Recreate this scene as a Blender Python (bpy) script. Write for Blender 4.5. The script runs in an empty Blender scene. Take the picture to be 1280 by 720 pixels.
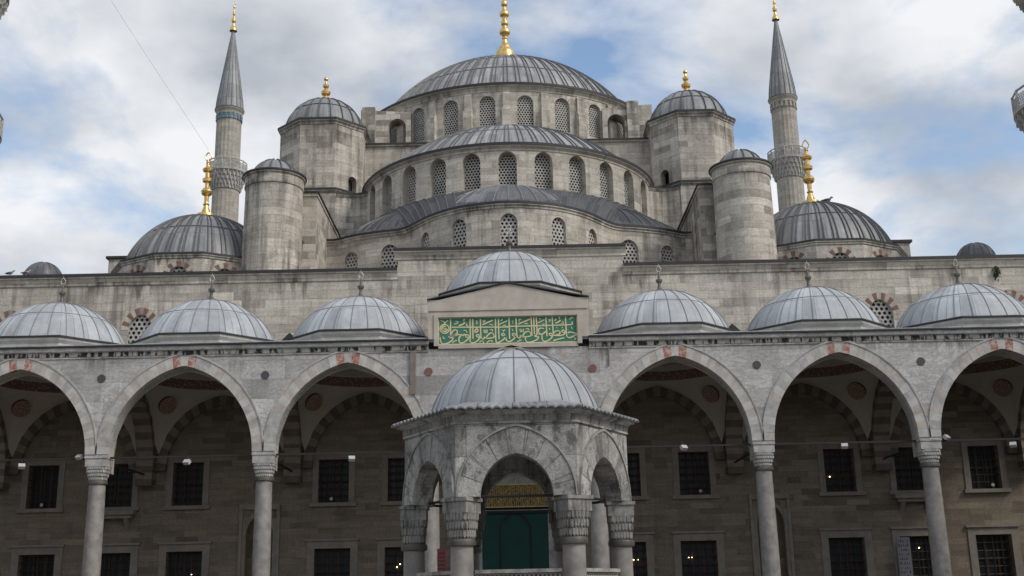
import bpy, math, random
from mathutils import Vector, Matrix
random.seed(7)
PI = math.pi
R_ = math.radians
sc = bpy.context.scene
COL = sc.collection

# ------------------------------------------------------------------ camera
F_PX, CAM_D, PITCH, ROLL, YAW = 1430.0, 47.6, R_(15.0), R_(1.22), R_(-0.10)
cam_d = bpy.data.cameras.new("camera")
cam_d.sensor_width = 36.0
cam_d.lens = F_PX / 1280 * 36.0
cam_d.clip_start, cam_d.clip_end = 0.2, 5000
cam = bpy.data.objects.new("camera", cam_d)
COL.objects.link(cam)
fw = Vector((-math.sin(YAW) * math.cos(PITCH), math.cos(YAW) * math.cos(PITCH), math.sin(PITCH)))
rt = Vector((math.cos(YAW), math.sin(YAW), 0))
up = rt.cross(fw)
rv = rt * math.cos(ROLL) - up * math.sin(ROLL)
uv_ = rt * math.sin(ROLL) + up * math.cos(ROLL)
cm = Matrix((rv, uv_, -fw)).transposed().to_4x4()
cm.translation = Vector((0, -CAM_D, 1.65))
cam.matrix_world = cm
sc.camera = cam

# ------------------------------------------------------------------ sky and sun
SUN_EL, SUN_AZ = R_(43), R_(122)      # azimuth clockwise from +Y (north): behind the viewer's right shoulder
world = bpy.data.worlds.new("World")
sc.world = world
world.use_nodes = True
wt = world.node_tree
wt.nodes.clear()
def wn(t, **k):
    n = wt.nodes.new(t)
    for a, b in k.items(): setattr(n, a, b)
    return n
wl = wt.links.new
def wmath(op, a, b=None):
    n = wn('ShaderNodeMath', operation=op)
    for i, v in enumerate((a, b)):
        if v is None: continue
        if hasattr(v, 'links'): wl(v, n.inputs[i])
        else: n.inputs[i].default_value = v
    return n.outputs[0]
sky = wn('ShaderNodeTexSky', sky_type='NISHITA')
sky.sun_disc = False
sky.sun_elevation = SUN_EL
sky.sun_rotation = SUN_AZ
sky.air_density, sky.dust_density, sky.ozone_density = 1.2, 1.6, 1.5
bg1 = wn('ShaderNodeBackground'); bg1.inputs[1].default_value = 0.15
wl(sky.outputs[0], bg1.inputs[0])
tc = wn('ShaderNodeTexCoord')
sx = wn('ShaderNodeSeparateXYZ'); wl(tc.outputs['Generated'], sx.inputs[0])
zz = wmath('ADD', wmath('MAXIMUM', sx.outputs[2], 0.0), 0.32)
cx = wn('ShaderNodeCombineXYZ')
wl(wmath('DIVIDE', sx.outputs[0], zz), cx.inputs[0]); wl(wmath('DIVIDE', sx.outputs[1], zz), cx.inputs[1])
mp = wn('ShaderNodeMapping'); wl(cx.outputs[0], mp.inputs[0])
mp.inputs['Location'].default_value = (3.35, 1.7, 0.4)
n1 = wn('ShaderNodeTexNoise'); n1.inputs['Scale'].default_value = 2.6; n1.inputs['Detail'].default_value = 9
n1.inputs['Roughness'].default_value = 0.55; n1.inputs['Distortion'].default_value = 0.25
wl(mp.outputs[0], n1.inputs[0])
r1 = wn('ShaderNodeValToRGB')
r1.color_ramp.elements[0].position, r1.color_ramp.elements[1].position = 0.375, 0.52
wl(n1.outputs[0], r1.inputs[0])
n2 = wn('ShaderNodeTexNoise'); n2.inputs['Scale'].default_value = 3.6; n2.inputs['Detail'].default_value = 7
n2.inputs['Roughness'].default_value = 0.5
mp2 = wn('ShaderNodeMapping'); wl(cx.outputs[0], mp2.inputs[0]); mp2.inputs['Location'].default_value = (8.1, 2.2, 3)
wl(mp2.outputs[0], n2.inputs[0])
r2 = wn('ShaderNodeValToRGB')
r2.color_ramp.elements[0].position, r2.color_ramp.elements[1].position = 0.36, 0.62
r2.color_ramp.elements[0].color = (0.40, 0.43, 0.48, 1)
r2.color_ramp.elements[1].color = (0.76, 0.775, 0.80, 1)
wl(n2.outputs[0], r2.inputs[0])
bg2 = wn('ShaderNodeBackground'); bg2.inputs[1].default_value = 1.0
wl(r2.outputs[0], bg2.inputs[0])
mx = wn('ShaderNodeMixShader')
wl(r1.outputs[0], mx.inputs[0]); wl(bg1.outputs[0], mx.inputs[1]); wl(bg2.outputs[0], mx.inputs[2])
wo = wn('ShaderNodeOutputWorld'); wl(mx.outputs[0], wo.inputs[0])

sun_d = bpy.data.lights.new("sun", 'SUN')
sun_d.energy, sun_d.angle, sun_d.color = 1.7, R_(18), (1.0, 0.95, 0.88)
sun = bpy.data.objects.new("sun", sun_d)
COL.objects.link(sun)
sd_ = Vector((math.sin(SUN_AZ) * math.cos(SUN_EL), math.cos(SUN_AZ) * math.cos(SUN_EL), math.sin(SUN_EL)))
sun.rotation_euler = sd_.to_track_quat('Z', 'Y').to_euler()
sc.view_settings.view_transform = 'Standard'
sc.view_settings.look = 'None'
sc.view_settings.exposure = 0.24
sc.view_settings.gamma = 1.0
sc.view_settings.use_curve_mapping = False

# ------------------------------------------------------------------ materials
class NT:
    def __init__(s, name):
        s.m = bpy.data.materials.new(name); s.m.use_nodes = True
        s.t = s.m.node_tree; s.t.nodes.clear()
        s.out = s.t.nodes.new('ShaderNodeOutputMaterial')
        s.b = s.t.nodes.new('ShaderNodeBsdfPrincipled')
        s.t.links.new(s.b.outputs[0], s.out.inputs[0])
    def n(s, t, ins=None, **k):
        n = s.t.nodes.new(t)
        for a, b in k.items(): setattr(n, a, b)
        for a, b in (ins or {}).items():
            if isinstance(b, bpy.types.NodeSocket): s.t.links.new(b, n.inputs[a])
            else: n.inputs[a].default_value = b
        return n
    def uv(s): return s.n('ShaderNodeUVMap').outputs[0]
    def ob(s): return s.n('ShaderNodeNewGeometry').outputs['Position']
    def mapped(s, v, scale, loc=(0, 0, 0)):
        return s.n('ShaderNodeMapping', {0: v, 'Scale': scale, 'Location': loc}).outputs[0]
    def noise(s, v, scale, detail=4, rough=0.55, dist=0.0):
        return s.n('ShaderNodeTexNoise', {0: v, 'Scale': scale, 'Detail': detail, 'Roughness': rough, 'Distortion': dist}).outputs[0]
    def ramp(s, v, p0, p1, c0=(0, 0, 0, 1), c1=(1, 1, 1, 1)):
        r = s.n('ShaderNodeValToRGB', {0: v}); e = r.color_ramp.elements
        e[0].position, e[1].position, e[0].color, e[1].color = p0, p1, c0, c1
        return r.outputs[0]
    def mix(s, f, a, b, mode='MIX'):
        n = s.n('ShaderNodeMix', data_type='RGBA', blend_type=mode)
        for i, v in ((0, f), (6, a), (7, b)):
            if isinstance(v, bpy.types.NodeSocket): s.t.links.new(v, n.inputs[i])
            else: n.inputs[i].default_value = v if i == 0 else (tuple(v) + (1,))[:4]
        return n.outputs[2]
    def math(s, op, a, b=0.0): return s.n('ShaderNodeMath', {0: a, 1: b}, operation=op).outputs[0]
    def bump(s, h, strength, dist=0.02):
        n = s.n('ShaderNodeBump', {'Height': h, 'Strength': strength, 'Distance': dist})
        s.t.links.new(n.outputs[0], s.b.inputs['Normal'])
    def base(s, c):
        if isinstance(c, bpy.types.NodeSocket): s.t.links.new(c, s.b.inputs['Base Color'])
        else: s.b.inputs['Base Color'].default_value = tuple(c) + (1,)
    def rough(s, r):
        if isinstance(r, bpy.types.NodeSocket): s.t.links.new(r, s.b.inputs['Roughness'])
        else: s.b.inputs['Roughness'].default_value = r

def stone(name, c1, c2, bw=0.95, bh=0.40, mortar=0.007, mcol=(0.15, 0.137, 0.118), stain=0.55, stain_c=(0.055, 0.05, 0.045),
          patch=(0.42, 0.37, 0.30), vary=0.6, thr=0.53, lichen=0.0, hstr=0.5, drips=(), vein=0.0):
    t = NT(name)
    uv = t.uv(); ob = t.ob()
    wob = t.n('ShaderNodeVectorMath', {0: uv, 1: t.n('ShaderNodeVectorMath', {0: t.n('ShaderNodeTexNoise', {0: ob, 'Scale': 1.1}).outputs[1], 1: (0.05, 0.035, 0)}, operation='MULTIPLY').outputs[0]}, operation='ADD').outputs[0]
    def brk(w, h, col1, col2, loc):
        return t.n('ShaderNodeTexBrick', {'Vector': t.mapped(wob, (1, 1, 1), loc), 'Color1': col1 + (1,), 'Color2': col2 + (1,), 'Mortar': mcol + (1,), 'Scale': 1.0,
               'Mortar Size': mortar, 'Mortar Smooth': 0.6, 'Bias': 0.0, 'Brick Width': w, 'Row Height': h}, squash=0.62, squash_frequency=3, offset=0.37, offset_frequency=2)
    b1 = brk(bw, bh, c1, c2, (0, 0, 0))
    dark = tuple(v * 0.47 for v in c1); lite = tuple(min(1, v * 1.12) for v in c2)
    b2 = brk(bw, bh, dark, lite, (bw * 7, 0, 0))
    sel = t.ramp(t.noise(ob, 0.40, 5, 0.65), 0.34, 0.58)
    c = t.mix(t.math('MULTIPLY', sel, vary), b1.outputs[0], b2.outputs[0])
    c = t.mix(t.math('MULTIPLY', t.ramp(t.noise(ob, 0.23, 4), 0.45, 0.7), 0.30), c, patch, 'MIX')
    grain = t.noise(ob, 9.0, 8, 0.7)
    c = t.mix(0.55, c, t.ramp(grain, 0.28, 0.72, (0.45, 0.45, 0.45, 1), (1.38, 1.38, 1.38, 1)), 'MULTIPLY')
    hz = t.noise(t.mapped(wob, (0.55, 5.5, 1)), 1.0, 7, 0.68)
    c = t.mix(hstr, c, t.ramp(hz, 0.30, 0.70, (0.62, 0.615, 0.61, 1), (1.25, 1.25, 1.25, 1)), 'MULTIPLY')
    # rain streaks: narrow in u, long in v
    st = t.noise(t.mapped(uv, (1.7, 0.10, 1)), 1.0, 6, 0.62, 0.2)
    pt = t.noise(ob, 0.16, 6, 0.65)
    sf = t.math('MULTIPLY', t.ramp(st, thr, thr + 0.16), t.ramp(pt, 0.40, 0.62))
    c = t.mix(t.math('MULTIPLY', sf, stain), c, stain_c)
    blot = t.math('MULTIPLY', t.ramp(t.noise(ob, 1.3, 8, 0.72), 0.56, 0.70), t.ramp(pt, 0.42, 0.6))
    c = t.mix(t.math('MULTIPLY', blot, stain * 0.8), c, stain_c)
    if drips:
        z = t.n('ShaderNodeSeparateXYZ', {0: ob}).outputs[2]; tot = None
        for top, ln in drips:
            a = t.n('ShaderNodeMapRange', {0: z, 1: top - ln, 2: top, 3: 0.0, 4: 1.0}).outputs[0]
            a = t.math('MULTIPLY', a, t.math('LESS_THAN', z, top + 0.25)); tot = a if tot is None else t.math('MAXIMUM', tot, a)
        dn = t.noise(t.mapped(uv, (2.6, 0.22, 1), (3, 1, 0)), 1.0, 6, 0.65, 0.3)
        dm = t.ramp(t.math('ADD', t.math('MULTIPLY', tot, 0.34), dn), 0.73, 0.92)
        c = t.mix(t.math('MULTIPLY', t.math('MULTIPLY', dm, t.ramp(t.noise(ob, 0.3, 4, .6), 0.44, 0.62)), 0.8), c, (0.04, 0.037, 0.033))
    if vein:
        vv = t.noise(t.mapped(ob, (0.5, 0.5, 1.3)), 1.6, 9, 0.62, 2.2)
        va = t.ramp(t.math('ABSOLUTE', t.math('SUBTRACT', vv, 0.5)), 0.0, 0.05, (1, 1, 1, 1), (0, 0, 0, 1))
        c = t.mix(t.math('MULTIPLY', va, vein), c, (0.22, 0.215, 0.21))
    if lichen:
        c = t.mix(t.math('MULTIPLY', t.ramp(t.noise(ob, 26.0, 9, 0.8), 0.47, 0.60), lichen), c, (0.07, 0.067, 0.06))
        c = t.mix(0.9, c, t.ramp(t.noise(ob, 45.0, 4, 0.7), 0.35, 0.65, (0.72, 0.72, 0.71, 1), (1.3, 1.3, 1.3, 1)), 'MULTIPLY')
        c = t.mix(t.math('MULTIPLY', t.ramp(t.noise(t.mapped(ob, (1.5, 1.5, 0.9)), 2.2, 9, 0.75), 0.52, 0.60), 0.7), c, (0.05, 0.047, 0.042))
    t.base(c); t.rough(0.88)
    h = t.math('ADD', t.math('MULTIPLY', b1.outputs['Fac'], -1.0), t.math('MULTIPLY', grain, 0.7))
    t.bump(h, 0.5, 0.02)
    return t.m

def lead(name, c, streak=0.5, pw=0.6, ph=2.0, dark=(0.06, 0.062, 0.066), vary=0.22, metal=0.08, spec=0.5):
    t = NT(name)
    uv = t.uv(); ob = t.ob()
    a = tuple(v * (1 - vary) for v in c); b_ = tuple(v * (1 + vary) for v in c)
    br = t.n('ShaderNodeTexBrick', {'Vector': uv, 'Color1': a + (1,), 'Color2': b_ + (1,), 'Mortar': dark + (1,), 'Scale': 1.0, 'Mortar Size': 0.012,
             'Mortar Smooth': 0.3, 'Brick Width': pw, 'Row Height': ph}, offset=0.0)
    c1 = t.mix(0.5, br.outputs[0], t.ramp(t.noise(ob, 1.4, 8, 0.7), 0.3, 0.72, (0.62, 0.64, 0.66, 1), (1.28, 1.27, 1.25, 1)), 'MULTIPLY')
    st = t.ramp(t.noise(t.mapped(uv, (5.0, 0.22, 1)), 1.0, 6, 0.65), 0.50, 0.66)
    c1 = t.mix(t.math('MULTIPLY', st, streak), c1, dark)
    wh = t.ramp(t.noise(t.mapped(uv, (7.0, 0.5, 1), (4, 3, 0)), 1.0, 5, 0.6), 0.60, 0.75)
    c1 = t.mix(t.math('MULTIPLY', wh, 0.30), c1, tuple(min(0.75, v * 1.8) for v in c))
    ox = t.ramp(t.noise(t.mapped(ob, (1, 1, 0.6), (2, 5, 1)), 0.9, 8, 0.72), 0.52, 0.68)
    c1 = t.mix(t.math('MULTIPLY', ox, 0.35), c1, tuple(min(0.7, v * 1.5) for v in c))
    t.base(c1); t.b.inputs['Metallic'].default_value = metal; t.rough(spec)
    t.bump(t.noise(ob, 2.2, 7, 0.6), 0.45, 0.06)
    return t.m

def plain(name, c, rough=0.7, metal=0.0, vary=0.25, scale=3.0, bump=0.15):
    t = NT(name); ob = t.ob()
    nz = t.noise(ob, scale, 7, 0.65)
    t.base(t.mix(1.0, c, t.ramp(nz, 0.25, 0.75, (1 - vary,) * 3 + (1,), (1 + vary,) * 3 + (1,)), 'MULTIPLY'))
    t.rough(rough); t.b.inputs['Metallic'].default_value = metal
    if bump: t.bump(t.noise(ob, scale * 6, 6, 0.65), bump, 0.01)
    return t.m

M = {}
M['ashlar'] = stone('hall_ashlar', (0.49, 0.44, 0.37), (0.60, 0.55, 0.47))
M['ashlar_wall'] = stone('front_wall_ashlar', (0.53, 0.48, 0.405), (0.64, 0.59, 0.51), bw=1.15, bh=0.42, stain=0.75, thr=0.50, vary=0.75, drips=((16.75, 1.6), (17.8, 1.2), (21.65, 1.0), (27.5, 1.0), (36.45, 1.4), (19.2, .6)))
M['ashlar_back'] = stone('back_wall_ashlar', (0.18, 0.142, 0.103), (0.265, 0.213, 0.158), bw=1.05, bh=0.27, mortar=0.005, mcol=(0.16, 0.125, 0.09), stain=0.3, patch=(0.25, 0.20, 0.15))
M['tower'] = stone('tower_ashlar', (0.49, 0.44, 0.37), (0.61, 0.56, 0.485), bw=1.1, bh=0.44, stain=0.85, thr=0.465, vary=1.0, drips=((27.45, 2.2), (32.5, 1.6), (23.4, 2.0), (31.9, 2.0)))
M['minaret'] = stone('minaret_ashlar', (0.37, 0.34, 0.29), (0.46, 0.43, 0.37), bw=0.8, bh=0.5, stain=0.35, vary=0.35)
M['marble'] = stone('portico_marble', (0.50, 0.48, 0.45), (0.60, 0.58, 0.55), bw=1.9, bh=0.82, mortar=0.006, mcol=(0.2, 0.19, 0.18), stain=0.5, patch=(0.48, 0.44, 0.40), vary=0.8, hstr=0.3, drips=((11.7, 1.3),), vein=0.55)
M['fountain'] = stone('fountain_marble', (0.50, 0.485, 0.45), (0.60, 0.585, 0.55), bw=1.25, bh=0.62, mortar=0.006, mcol=(0.08, 0.08, 0.075), stain=0.9, hstr=0.25, stain_c=(0.04, 0.038, 0.035), patch=(0.34, 0.33, 0.30), vary=0.6, thr=0.46, lichen=0.45)
M['carved'] = plain('carved_marble', (0.40, 0.385, 0.355), 0.8, vary=0.45, scale=2.5, bump=0.3)
M['frame_stone'] = plain('window_frame_stone', (0.23, 0.20, 0.165), 0.85, vary=0.25, scale=2.5, bump=0.2)
M['carved_dark'] = plain('weathered_carved_marble', (0.30, 0.29, 0.265), 0.85, vary=0.75, scale=3.5, bump=0.4)
M['gable'] = plain('gable_stone', (0.47, 0.42, 0.36), 0.85, vary=0.22, scale=1.4)
M['shaft'] = plain('granite_shaft', (0.27, 0.25, 0.23), 0.5, vary=0.40, scale=2.6, bump=0.1)
M['vous_a'] = plain('voussoir_pale', (0.50, 0.48, 0.445), 0.8, vary=0.30, scale=2.0)
M['vous_b'] = plain('voussoir_rosy', (0.45, 0.40, 0.36), 0.8, vary=0.32, scale=2.0)
def worn_red():
    t = NT('voussoir_red'); ob = t.ob()
    f = t.ramp(t.noise(ob, 5.0, 7, 0.7), 0.46, 0.58)
    t.base(t.mix(f, (0.34, 0.14, 0.10), (0.47, 0.40, 0.35))); t.rough(0.85)
    return t.m
M['vous_red'] = worn_red()
M['vous_c'] = plain('voussoir_grey', (0.42, 0.405, 0.38), 0.85, vary=0.4, scale=3.0)
M['vous_dark'] = plain('voussoir_dark', (0.12, 0.092, 0.075), 0.85, vary=0.3)
M['vous_light'] = plain('voussoir_tan', (0.22, 0.175, 0.135), 0.85, vary=0.25)
M['fan_red'] = plain('fan_brick', (0.20, 0.105, 0.08), 0.85, vary=0.3)
M['cap'] = plain('lead_flashing', (0.026, 0.025, 0.026), 0.6, vary=0.4)
M['lattice'] = plain('pierced_stone', (0.44, 0.42, 0.385), 0.85, vary=0.25, scale=2.0)
M['glass'] = plain('dark_glass', (0.008, 0.008, 0.009), 0.45, vary=0.2, bump=0)
M['lead_main'] = lead('main_dome_lead', (0.33, 0.33, 0.325), streak=0.7, pw=0.63, ph=1.9)
M['lead_mid'] = lead('tower_dome_lead', (0.28, 0.288, 0.29), streak=0.5, pw=0.7, ph=1.6, metal=0.05, spec=0.55)
M['lead_ex'] = lead('exedra_lead', (0.15, 0.15, 0.155), streak=0.6, pw=0.7, ph=1.6, metal=0.05, spec=0.5, vary=0.4)
M['lead_corner'] = lead('corner_dome_lead', (0.30, 0.30, 0.30), streak=0.65, pw=0.6, ph=1.6)
M['lead_light'] = lead('portico_dome_lead', (0.42, 0.44, 0.46), streak=0.22, pw=0.62, ph=1.35, dark=(0.16, 0.165, 0.17), vary=0.20, metal=0.0, spec=0.62)
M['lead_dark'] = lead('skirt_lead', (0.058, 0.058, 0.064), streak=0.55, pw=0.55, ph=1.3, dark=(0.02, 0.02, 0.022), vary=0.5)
M['seam'] = plain('lead_seam', (0.12, 0.122, 0.125), 0.55, metal=0.2, vary=0.4)
M['seam_light'] = plain('lead_seam_pale', (0.22, 0.225, 0.235), 0.55, metal=0.2, vary=0.3)
M['gold'] = plain('gilt_copper', (0.74, 0.50, 0.19), 0.38, metal=0.9, vary=0.4, scale=5, bump=0.05)
M['bronze'] = plain('dull_bronze', (0.14, 0.13, 0.115), 0.55, metal=0.5, vary=0.4)
M['pale_metal'] = plain('pale_metal', (0.45, 0.43, 0.39), 0.5, metal=0.3)
M['iron'] = plain('wrought_iron', (0.035, 0.033, 0.032), 0.6, metal=0.4)
M['rust_iron'] = plain('rust_brown_bars', (0.06, 0.03, 0.018), 0.7, vary=0.4)
M['plaster'] = plain('vault_plaster', (0.46, 0.40, 0.33), 0.9, vary=0.12, scale=1.2, bump=0.05)
M['green'] = plain('green_panel', (0.035, 0.19, 0.125), 0.6, vary=0.25, scale=4)
M['gilt'] = plain('gilt_lettering', (0.70, 0.60, 0.34), 0.55, metal=0.0, vary=0.15, bump=0.03)
M['curtain'] = plain('green_curtain', (0.003, 0.055, 0.046), 0.75, vary=0.2, scale=1.5, bump=0.05)
M['black'] = plain('black_trim', (0.012, 0.012, 0.012), 0.7)
M['white'] = plain('white_enamel', (0.5, 0.5, 0.48), 0.4, vary=0.06, bump=0)
M['porph'] = plain('porphyry_disc', (0.20, 0.085, 0.075), 0.5, vary=0.4, scale=8)
M['slate'] = plain('slate_disc', (0.065, 0.058, 0.066), 0.5, vary=0.3, scale=8)
M['tile'] = plain('turquoise_tile', (0.08, 0.20, 0.31), 0.4, vary=0.3, scale=6)
M['pipe'] = plain('rusty_pipe', (0.20, 0.165, 0.14), 0.7, vary=0.3)
M['redbox'] = plain('red_enamel', (0.11, 0.012, 0.012), 0.5)
M['paper'] = plain('poster_sheet', (0.18, 0.18, 0.20), 0.8, vary=0.1)
M['foliage'] = plain('wall_weed', (0.05, 0.07, 0.03), 0.9, vary=0.5, scale=12)
M['gull_w'] = plain('gull_white', (0.30, 0.30, 0.30), 0.8)
M['gull_g'] = plain('gull_grey', (0.10, 0.105, 0.11), 0.8)
def drip():
    t = NT('dripping_cornice'); uv = t.uv(); ob = t.ob()
    f = t.ramp(t.noise(t.mapped(uv, (3.4, 0.7, 1)), 1.0, 5, 0.7, 0.3), 0.49, 0.54)
    t.base(t.mix(f, t.mix(1.0, (0.34, 0.325, 0.30), t.ramp(t.noise(ob, 3, 6), 0.3, 0.7, (0.7, 0.7, 0.7, 1), (1.2, 1.2, 1.2, 1)), 'MULTIPLY'), (0.016, 0.016, 0.014)))
    t.rough(0.9); t.bump(t.noise(ob, 14, 6), 0.4, 0.02)
    return t.m
M['drip'] = drip()
def soot():
    t = NT('sooty_marble'); uv = t.uv(); ob = t.ob()
    f = t.ramp(t.noise(t.mapped(uv, (9.0, 0.8, 1)), 1.0, 6, 0.7), 0.40, 0.62)
    f = t.math('MULTIPLY', f, t.ramp(t.noise(ob, 1.6, 5), 0.36, 0.56))
    t.base(t.mix(t.math('MULTIPLY', f, .9), t.mix(1.0, (0.34, 0.33, 0.305), t.ramp(t.noise(ob, 20, 6, .7), 0.3, 0.7, (0.65, 0.65, 0.65, 1), (1.2, 1.2, 1.2, 1)), 'MULTIPLY'), (0.03, 0.029, 0.026)))
    t.rough(0.9); t.bump(t.noise(ob, 30, 6), 0.4, 0.01)
    return t.m
M['soot'] = soot()
def rosette():
    t = NT('painted_rosette'); uv = t.uv()
    v = t.n('ShaderNodeTexVoronoi', {0: uv, 'Scale': 15.0, 'Randomness': 0.4}, feature='F1').outputs[0]
    c = t.mix(t.ramp(v, 0.36, 0.50), (0.19, 0.055, 0.04), (0.36, 0.28, 0.21))
    v2 = t.n('ShaderNodeTexVoronoi', {0: uv, 'Scale': 15.0, 'Randomness': 0.4}, feature='F1').outputs[0]
    t.base(t.mix(t.ramp(v2, 0.14, 0.2), (0.05, 0.04, 0.04), c)); t.rough(0.9)
    return t.m
M['rosette'] = rosette()
def frieze():
    t = NT('painted_frieze'); uv = t.uv(); ob = t.ob()
    sp = t.n('ShaderNodeSeparateXYZ', {0: uv})
    su = t.math('SINE', t.math('MULTIPLY', sp.outputs[0], 5.2)); sv = t.math('COSINE', t.math('MULTIPLY', t.math('SUBTRACT', sp.outputs[1], 11.645), 9.0))
    lz = t.math('ADD', t.math('ABSOLUTE', su), sv)
    v = t.n('ShaderNodeTexVoronoi', {0: uv, 'Scale': 9.0}, feature='F1').outputs[0]
    c = t.mix(t.ramp(v, 0.28, 0.42), (0.34, 0.28, 0.22), (0.20, 0.115, 0.09))
    c = t.mix(t.ramp(lz, 1.05, 1.2), c, (0.30, 0.24, 0.19))
    c = t.mix(t.ramp(lz, 1.55, 1.65), c, (0.16, 0.085, 0.07))
    t.base(c); t.rough(0.9)
    return t.m
M['frieze'] = frieze()
def goldscript():
    t = NT('gilt_script_panel'); uv = t.uv()
    w = t.n('ShaderNodeTexWave', {0: t.mapped(uv, (1, 1.5, 1)), 'Scale': 3.0, 'Distortion': 9.0, 'Detail': 4, 'Detail Scale': 3.0}).outputs[1]
    t.base(t.mix(t.ramp(w, 0.42, 0.56), (0.015, 0.016, 0.012), (0.50, 0.32, 0.06))); t.rough(0.5)
    return t.m
M['goldscript'] = goldscript()
def glow():
    t = NT('lit_bulb'); t.base((0.9, 0.7, 0.4))
    t.b.inputs['Emission Color'].default_value = (1.0, 0.72, 0.35, 1); t.b.inputs['Emission Strength'].default_value = 6
    return t.m
M['bulb'] = glow()
def paving():
    t = NT('courtyard_paving'); ob = t.ob()
    br = t.n('ShaderNodeTexBrick', {'Vector': ob, 'Color1': (0.10, 0.095, 0.088, 1), 'Color2': (0.15, 0.142, 0.13, 1), 'Mortar': (0.07, 0.07, 0.065, 1), 'Scale': 1.0, 'Mortar Size': 0.012, 'Brick Width': 1.2, 'Row Height': 0.7})
    t.base(t.mix(0.5, br.outputs[0], t.ramp(t.noise(ob, 1.2, 7), 0.3, 0.7, (0.6, 0.6, 0.6, 1), (1.2, 1.2, 1.2, 1)), 'MULTIPLY'))
    t.rough(0.6); t.bump(br.outputs['Fac'], -0.4, 0.01)
    return t.m
M['paving'] = paving()

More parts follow.
